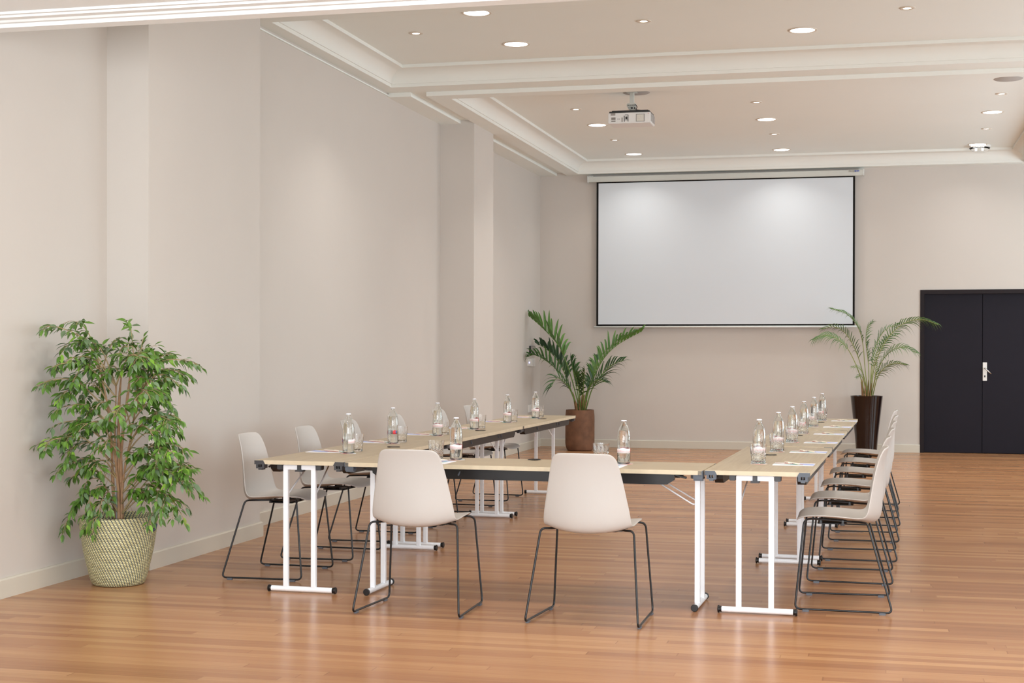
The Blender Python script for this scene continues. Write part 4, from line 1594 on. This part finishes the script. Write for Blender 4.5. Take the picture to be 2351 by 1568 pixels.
for (px, py, fwd) in TIPS:
    Y = FY - fwd
    tip = cam_point(px, py, Y)
    if tip.x < -4.535:
        Y = Y * (-4.535) / tip.x
        tip = cam_point(px, py, Y)
    if Y > 8.05:
        Y = 8.05
    tip = loc(tip) + Vector((0, 0, 0.045))
    if tip.z < 0.42 and (tip.xy.length < 0.26):
        tip = Vector((tip.x * 1.0, tip.y, tip.z))
    st = min(stems, key=lambda s: (s[6] - tip).xy.length + rnd.uniform(0, .05))
    hz = (tip - st[6])
    hz.z = 0
    zz = tip.z - hz.length * rnd.uniform(0.25, 0.55) + 0.02
    zz = max(0.44, min(zz, st[-1].z - 0.02))
    if tip.z < 0.55:
        zz = 0.40
    k = min(range(13), key=lambda i: abs(st[i].z - zz))
    s0 = st[k]
    mid = s0.lerp(tip, 0.5) + Vector((0, 0, 0.05 + 0.14 * hz.length + (0.06 if tip.z < 0.55 else 0)))
    q = s0.lerp(tip, 0.82) + Vector((0, 0, 0.035 + 0.05 * hz.length + (0.05 if tip.z < 0.55 else 0)))
    pts = catmull([s0, s0.lerp(mid, 0.5) + Vector((0, 0, 0.015)), mid, q, tip], 7)
    N = len(pts)
    tube(bmt, pts, [0.0042 * (1 - 0.8 * i / N) + 0.0006 for i in range(N)], 5)
    leafy(pts, 0.34, 0.0165)
    ln = (tip - s0).length
    for k2 in range(int(3 + ln * 8)):
        i0 = int(N * rnd.uniform(0.30, 0.88))
        b0 = pts[i0]
        d = (pts[min(i0 + 2, N - 1)] - pts[i0 - 1]).normalized()
        sd = d.cross(Vector((0, 0, 1))).normalized() * rnd.choice((-1, 1))
        tl = rnd.uniform(0.05, 0.14)
        e = b0 + (d * 0.6 + sd * 0.7).normalized() * tl + Vector((0, 0, -0.02))
        wx = e.x + FX
        if wx < -4.545 and e.y + FY < 8.3:
            continue
        m_ = b0.lerp(e, 0.5) + Vector((0, 0, 0.015))
        tw = catmull([b0, m_, e], 5)
        tube(bmt, tw, 0.0010, 4)
        leafy(tw, 0.12, 0.0155)
# nothing may poke into the wall behind the plant
for bmx in (bmt, bml):
    for v in bmx.verts:
        if v.co.x + FX < -4.560:
            v.co.x = -4.560 - FX + rnd.uniform(0, 0.004)
        if v.co.y + FY > 8.26 and v.co.x + FX < -4.29:
            v.co.y = 8.25 - FY
        rr_ = v.co.xy.length
        if v.co.z < 0.40 and rr_ < 0.245 and v.co.z > 0.05:
            if v.co.z > 0.36 and rr_ < 0.20:
                continue
            s_ = 0.245 / max(rr_, 1e-3)
            v.co.x *= s_
            v.co.y *= s_
obj('branches', bmt, MT['twig'], fic, smooth=True)
obj('foliage', bml, [MT['leaf1'], MT['leaf2'], MT['leaf3']], fic, smooth=True)


# ---------------------------------------------------------------- palms
def frond(parent, origin, path, ys, leaf_from, n, L0, wd, mats, stalk_r, droop, seed, up_bias=0.0, rise=0.55, tipf=0.45, jit=1.0, twist=0.0, side=0.85):
    """path: picture points of the stalk with the depth ys at each; built at its true place, relative to origin"""
    rr = random.Random(seed)
    O = Vector(origin)
    pts = [cam_point(p[0], p[1], y) - O for p, y in zip(path, ys)]
    pts = catmull(pts, 8)
    N = len(pts)
    bm = bmesh.new()
    tube(bm, pts, [stalk_r * (1 - 0.75 * i / N) + 0.0008 for i in range(N)], 6, mi=1)
    cum = [0]
    for a, b in zip(pts, pts[1:]):
        cum.append(cum[-1] + (b - a).length)
    T = cum[-1]
    for k in range(n):
        f = leaf_from + (1 - leaf_from) * (k + 0.5) / n
        s = f * T
        i = max(j for j in range(N) if cum[j] <= s)
        i = min(i, N - 2)
        p = pts[i].lerp(pts[i + 1], (s - cum[i]) / max(1e-6, cum[i + 1] - cum[i]))
        d = (pts[min(i + 2, N - 1)] - pts[max(i - 2, 0)]).normalized()
        sideh = d.cross(Vector((0, 0, 1)))
        if sideh.length < 1e-3:
            sideh = Vector((1, 0, 0))
        sideh.normalize()
        upv = sideh.cross(d).normalized()
        sideh, upv = sideh * math.cos(twist) + upv * math.sin(twist), upv * math.cos(twist) - sideh * math.sin(twist)
        g = (k + 0.5) / n
        env = (0.70 + 0.30 * math.sin(PI * min(1, g * 1.25))) * (1 - (1 - tipf) * max(0, g - 0.55) / 0.45)
        for sd in (-1, 1):
            L = L0 * env * rr.uniform(0.86, 1.12)
            fwd_ = 0.80 + 0.75 * g
            dir_ = (d * fwd_ + sideh * sd * (side - 0.35 * g * side) + upv * rise * rr.uniform(0.6, 1.3) + Vector((0, 0, up_bias)) + Vector((rr.uniform(-.12, .12), rr.uniform(-.12, .12), rr.uniform(-.12, .12))) * jit).normalized()
            wdir = d - dir_ * d.dot(dir_)
            if wdir.length < 1e-3:
                wdir = sideh
            wdir.normalize()
            nrm = dir_.cross(wdir)
            M_ = 8
            l_, r__, m_ = [], [], []
            dp = droop * rr.uniform(0.7, 1.4)
            for q in range(M_ + 1):
                t = q / M_
                c = p + dir_ * (L * t) + Vector((0, 0, -dp * L * t * t * t))
                w = wd * 2.0 * (t + 0.06) ** 0.5 * (1 - t) ** 1.25
                m_.append(bm.verts.new(c))
                l_.append(bm.verts.new(c + wdir * w * 0.5 + nrm * w * 0.12))
                r__.append(bm.verts.new(c - wdir * w * 0.5 + nrm * w * 0.12))
            for q in range(M_):
                for (A_, B_) in ((l_, m_), (m_, r__)):
                    fc = bm.faces.new((A_[q], B_[q], B_[q + 1], A_[q + 1]))
                    fc.material_index = 0
                    fc.smooth = True
    for v in bm.verts:        # keep the leaves clear of the walls
        w = v.co + O
        if w.y > YB - 0.03:
            v.co.y = YB - 0.03 - O.y + rr.uniform(-0.004, 0.004)
        if w.x < XL + 0.03:
            v.co.x = XL + 0.03 - O.x + rr.uniform(-0.004, 0.004)
    return obj('frond', bm, mats, parent, smooth=False)


# left palm: faceted clay cylinder
KX, KY = -3.852, 19.60
kp = thing('potted_palm', 'broad leaved palm in a brown clay planter by the back left corner', 'potted plant', (KX, KY, 0))
bm = bmesh.new()
lathe(bm, [(0, 0.0), (0.155, 0.0), (0.175, 0.012), (0.190, 0.055), (0.196, 0.10), (0.196, 0.36), (0.197, 0.40), (0.196, 0.46), (0.190, 0.52), (0.187, 0.545), (0.172, 0.545), (0.172, 0.50), (0, 0.50)], 40)
obj('planter', bm, MT['rust'], kp, auto=35)
bm = bmesh.new()
lathe(bm, [(0, 0.522), (0.09, 0.526), (0.173, 0.515), (0.172, 0.505), (0, 0.505)], 30)
obj('soil', bm, MT['soil'], kp, smooth=True)
KO = (KX, KY, 0)
kf = [
    ([(1331, 941), (1312, 868), (1292, 812), (1276, 785), (1245, 752), (1213, 724)], [19.60, 19.55, 19.5, 19.5, 19.5, 19.5], .50, 9, .30, .050, 'L', .35, .45),
    ([(1327, 941), (1308, 890), (1281, 852), (1255, 829), (1228, 815), (1211, 819)], [19.58, 19.5, 19.45, 19.4, 19.4, 19.4], .50, 8, .24, .036, 'D', .5, .4),
    ([(1329, 941), (1310, 893), (1292, 848), (1270, 815), (1245, 795), (1234, 791)], [19.62, 19.7, 19.75, 19.8, 19.85, 19.85], .40, 9, .27, .044, 'D', .4, .5),
    ([(1342, 941), (1352, 895), (1370, 852), (1390, 818), (1420, 790), (1474, 760)], [19.6, 19.6, 19.6, 19.65, 19.7, 19.7], .32, 13, .26, .042, 'L', .4, .5),
    ([(1345, 941), (1360, 892), (1384, 858), (1405, 838), (1430, 828)], [19.58, 19.5, 19.4, 19.35, 19.3], .35, 9, .26, .034, 'D', .5, .5),
    ([(1341, 941), (1347, 900), (1362, 878), (1378, 872), (1392, 878)], [19.56, 19.45, 19.35, 19.3, 19.25], .40, 7, .16, .026, 'D', .6, .4),
    ([(1326, 941), (1310, 897), (1294, 876), (1278, 868), (1265, 889)], [19.56, 19.5, 19.4, 19.35, 19.3], .38, 7, .20, .026, 'D', .6, .45),
    ([(1334, 941), (1330, 903), (1324, 872), (1316, 852)], [19.55, 19.42, 19.28, 19.15], .30, 7, .20, .036, 'D', .6, .6),
    ([(1338, 941), (1339, 900), (1341, 868), (1342, 848)], [19.55, 19.42, 19.25, 19.1], .30, 7, .20, .038, 'D', .6, .6),
    ([(1340, 941), (1350, 897), (1362, 862), (1370, 835), (1378, 815)], [19.62, 19.65, 19.7, 19.75, 19.8], .35, 8, .24, .036, 'D', .5, .5),
    ([(1333, 941), (1325, 896), (1318, 862), (1313, 840), (1310, 820)], [19.62, 19.66, 19.72, 19.8, 19.85], .42, 7, .22, .036, 'D', .5, .5),
]
for i, (pa, ys, lf, n, L, wd, kind, dr, rs) in enumerate(kf):
    frond(kp, KO, pa, ys, lf, int(n * 1.5), L * 1.45, wd * 0.95, [MT['palmlight' if kind == 'L' else 'palm'], MT['rachis']], 0.0075, dr, 100 + i, up_bias=0.35, rise=rs + 0.45,
          twist=R([30, 50, -20, -35, 60, 60, -60, 40, -40, 50, -40][i]), side=0.7, tipf=0.65)
bm = bmesh.new()
for k in range(9):
    a = k * 2 * PI / 9
    b0 = Vector((0.05 * math.cos(a), 0.05 * math.sin(a), 0.505))
    b1 = b0 + Vector((0.03 * math.cos(a), 0.03 * math.sin(a), 0.12 + 0.04 * (k % 3)))
    b2 = b1 + Vector((0.02 * math.cos(a), 0.02 * math.sin(a), 0.05 + 0.03 * (k % 2)))
    tube(bm, catmull([b0, b1, b2], 4), [0.014, 0.013, 0.013, 0.012, 0.011, 0.010, 0.008, 0.005, 0.002], 6)
o = obj('leaf_sheaths', bm, MT['sheath'], kp, smooth=True)

# right palm: slender glossy planter
AX, AY = -0.106, 19.88
ap = thing('potted_palm', 'feathery palm in a tall glossy dark brown tapered planter left of the door', 'potted plant', (AX, AY, 0))
bm = bmesh.new()
lathe(bm, [(0, 0.0), (0.125, 0.0), (0.130, 0.006), (0.150, 0.25), (0.178, 0.50), (0.205, 0.745), (0.208, 0.758), (0.202, 0.760), (0.192, 0.755), (0.180, 0.69), (0, 0.69)], 48)
obj('planter', bm, MT['brownpot'], ap, auto=35)
bm = bmesh.new()
lathe(bm, [(0, 0.722), (0.10, 0.726), (0.186, 0.718), (0.182, 0.70), (0, 0.70)], 30)
obj('soil', bm, MT['soil'], ap, smooth=True)
AO = (AX, AY, 0)
Y0 = 19.88
af = [
    ([(1993, 908), (1986, 845), (1981, 790), (1970, 752), (1945, 722), (1908, 709)], [Y0, Y0, Y0 - .02, Y0 - .05, Y0 - .1, Y0 - .12], .50, 20, .20, .020, .35, .35),
    ([(1986, 908), (1972, 855), (1949, 805), (1925, 780), (1898, 769), (1867, 780)], [Y0, Y0 - .1, Y0 - .2, Y0 - .3, Y0 - .35, Y0 - .4], .55, 20, .19, .016, .5, .25),
    ([(1989, 908), (1978, 845), (1960, 795), (1938, 762), (1912, 750), (1888, 756)], [Y0, Y0 + .05, Y0 + .1, Y0 + .15, Y0 + .2, Y0 + .2], .40, 20, .20, .015, .3, .5),
    ([(2000, 908), (2006, 850), (2024, 800), (2052, 760), (2085, 738), (2120, 734), (2153, 745)], [Y0, Y0 - .05, Y0 - .1, Y0 - .15, Y0 - .2, Y0 - .25, Y0 - .25], .38, 26, .20, .017, .5, .3),
    ([(2001, 908), (2011, 862), (2030, 822), (2055, 801), (2080, 798), (2104, 810)], [Y0, Y0 - .1, Y0 - .2, Y0 - .3, Y0 - .35, Y0 - .35], .38, 20, .19, .017, .4, .35),
    ([(2004, 908), (2015, 866), (2034, 842), (2058, 834), (2081, 838)], [Y0, Y0 - .15, Y0 - .3, Y0 - .4, Y0 - .45], .38, 17, .17, .016, .45, .35),
    ([(1998, 908), (2001, 842), (2012, 792), (2032, 758), (2062, 745)], [Y0, Y0 + .05, Y0 + .12, Y0 + .2, Y0 + .25], .40, 19, .20, .015, .3, .4),
    ([(1995, 908), (1994, 838), (1988, 785), (1992, 752), (2003, 738)], [Y0, Y0 + .1, Y0 + .18, Y0 + .25, Y0 + .3], .42, 17, .19, .014, .3, .5),
    ([(1992, 908), (1984, 866), (1972, 845), (1955, 842)], [Y0, Y0 - .1, Y0 - .18, Y0 - .22], .55, 9, .11, .010, .5, .3),
    ([(1997, 908), (2004, 845), (2018, 800), (2040, 775), (2062, 768)], [Y0, Y0, Y0 + .05, Y0 + .1, Y0 + .15], .38, 17, .18, .014, .4, .4),
    ([(1990, 908), (1983, 875), (1976, 862), (1966, 866)], [Y0, Y0 - .08, Y0 - .15, Y0 - .2], .6, 7, .09, .010, .5, .3),
    ([(2000, 908), (2009, 872), (2011, 850), (2013, 832)], [Y0, Y0 - .15, Y0 - .2, Y0 - .22], .5, 8, .10, .014, .2, .7),
]
for i, (pa, ys, lf, n, L, wd, dr, rs) in enumerate(af):
    frond(ap, AO, pa, ys, lf, n, L, wd, [MT['areca'], MT['rachis2']], 0.0055, dr + 0.15, 300 + i, up_bias=0.05, rise=rs,
          tipf=0.6, twist=R([25, 55, -55, 60, -50, 55, 50, -60, 50, -45, 50, 40][i]), side=0.95)
bm = bmesh.new()
rnd = random.Random(5)
for k in range(10):
    a = k * 2 * PI / 10
    b0 = Vector((0.05 * math.cos(a), 0.04 * math.sin(a), 0.70))
    b1 = b0 + Vector((0.012 * math.cos(a), 0.01 * math.sin(a), 0.10 + rnd.uniform(0, .10)))
    b2 = b1 + Vector((0.012 * math.cos(a), 0.01 * math.sin(a), 0.05 + rnd.uniform(0, .05)))
    tube(bm, catmull([b0, b1, b2], 4), [0.010, 0.011, 0.010, 0.009, 0.008, 0.007, 0.006, 0.004, 0.002], 6)
obj('leaf_sheaths', bm, MT['sheath'], ap, smooth=True)
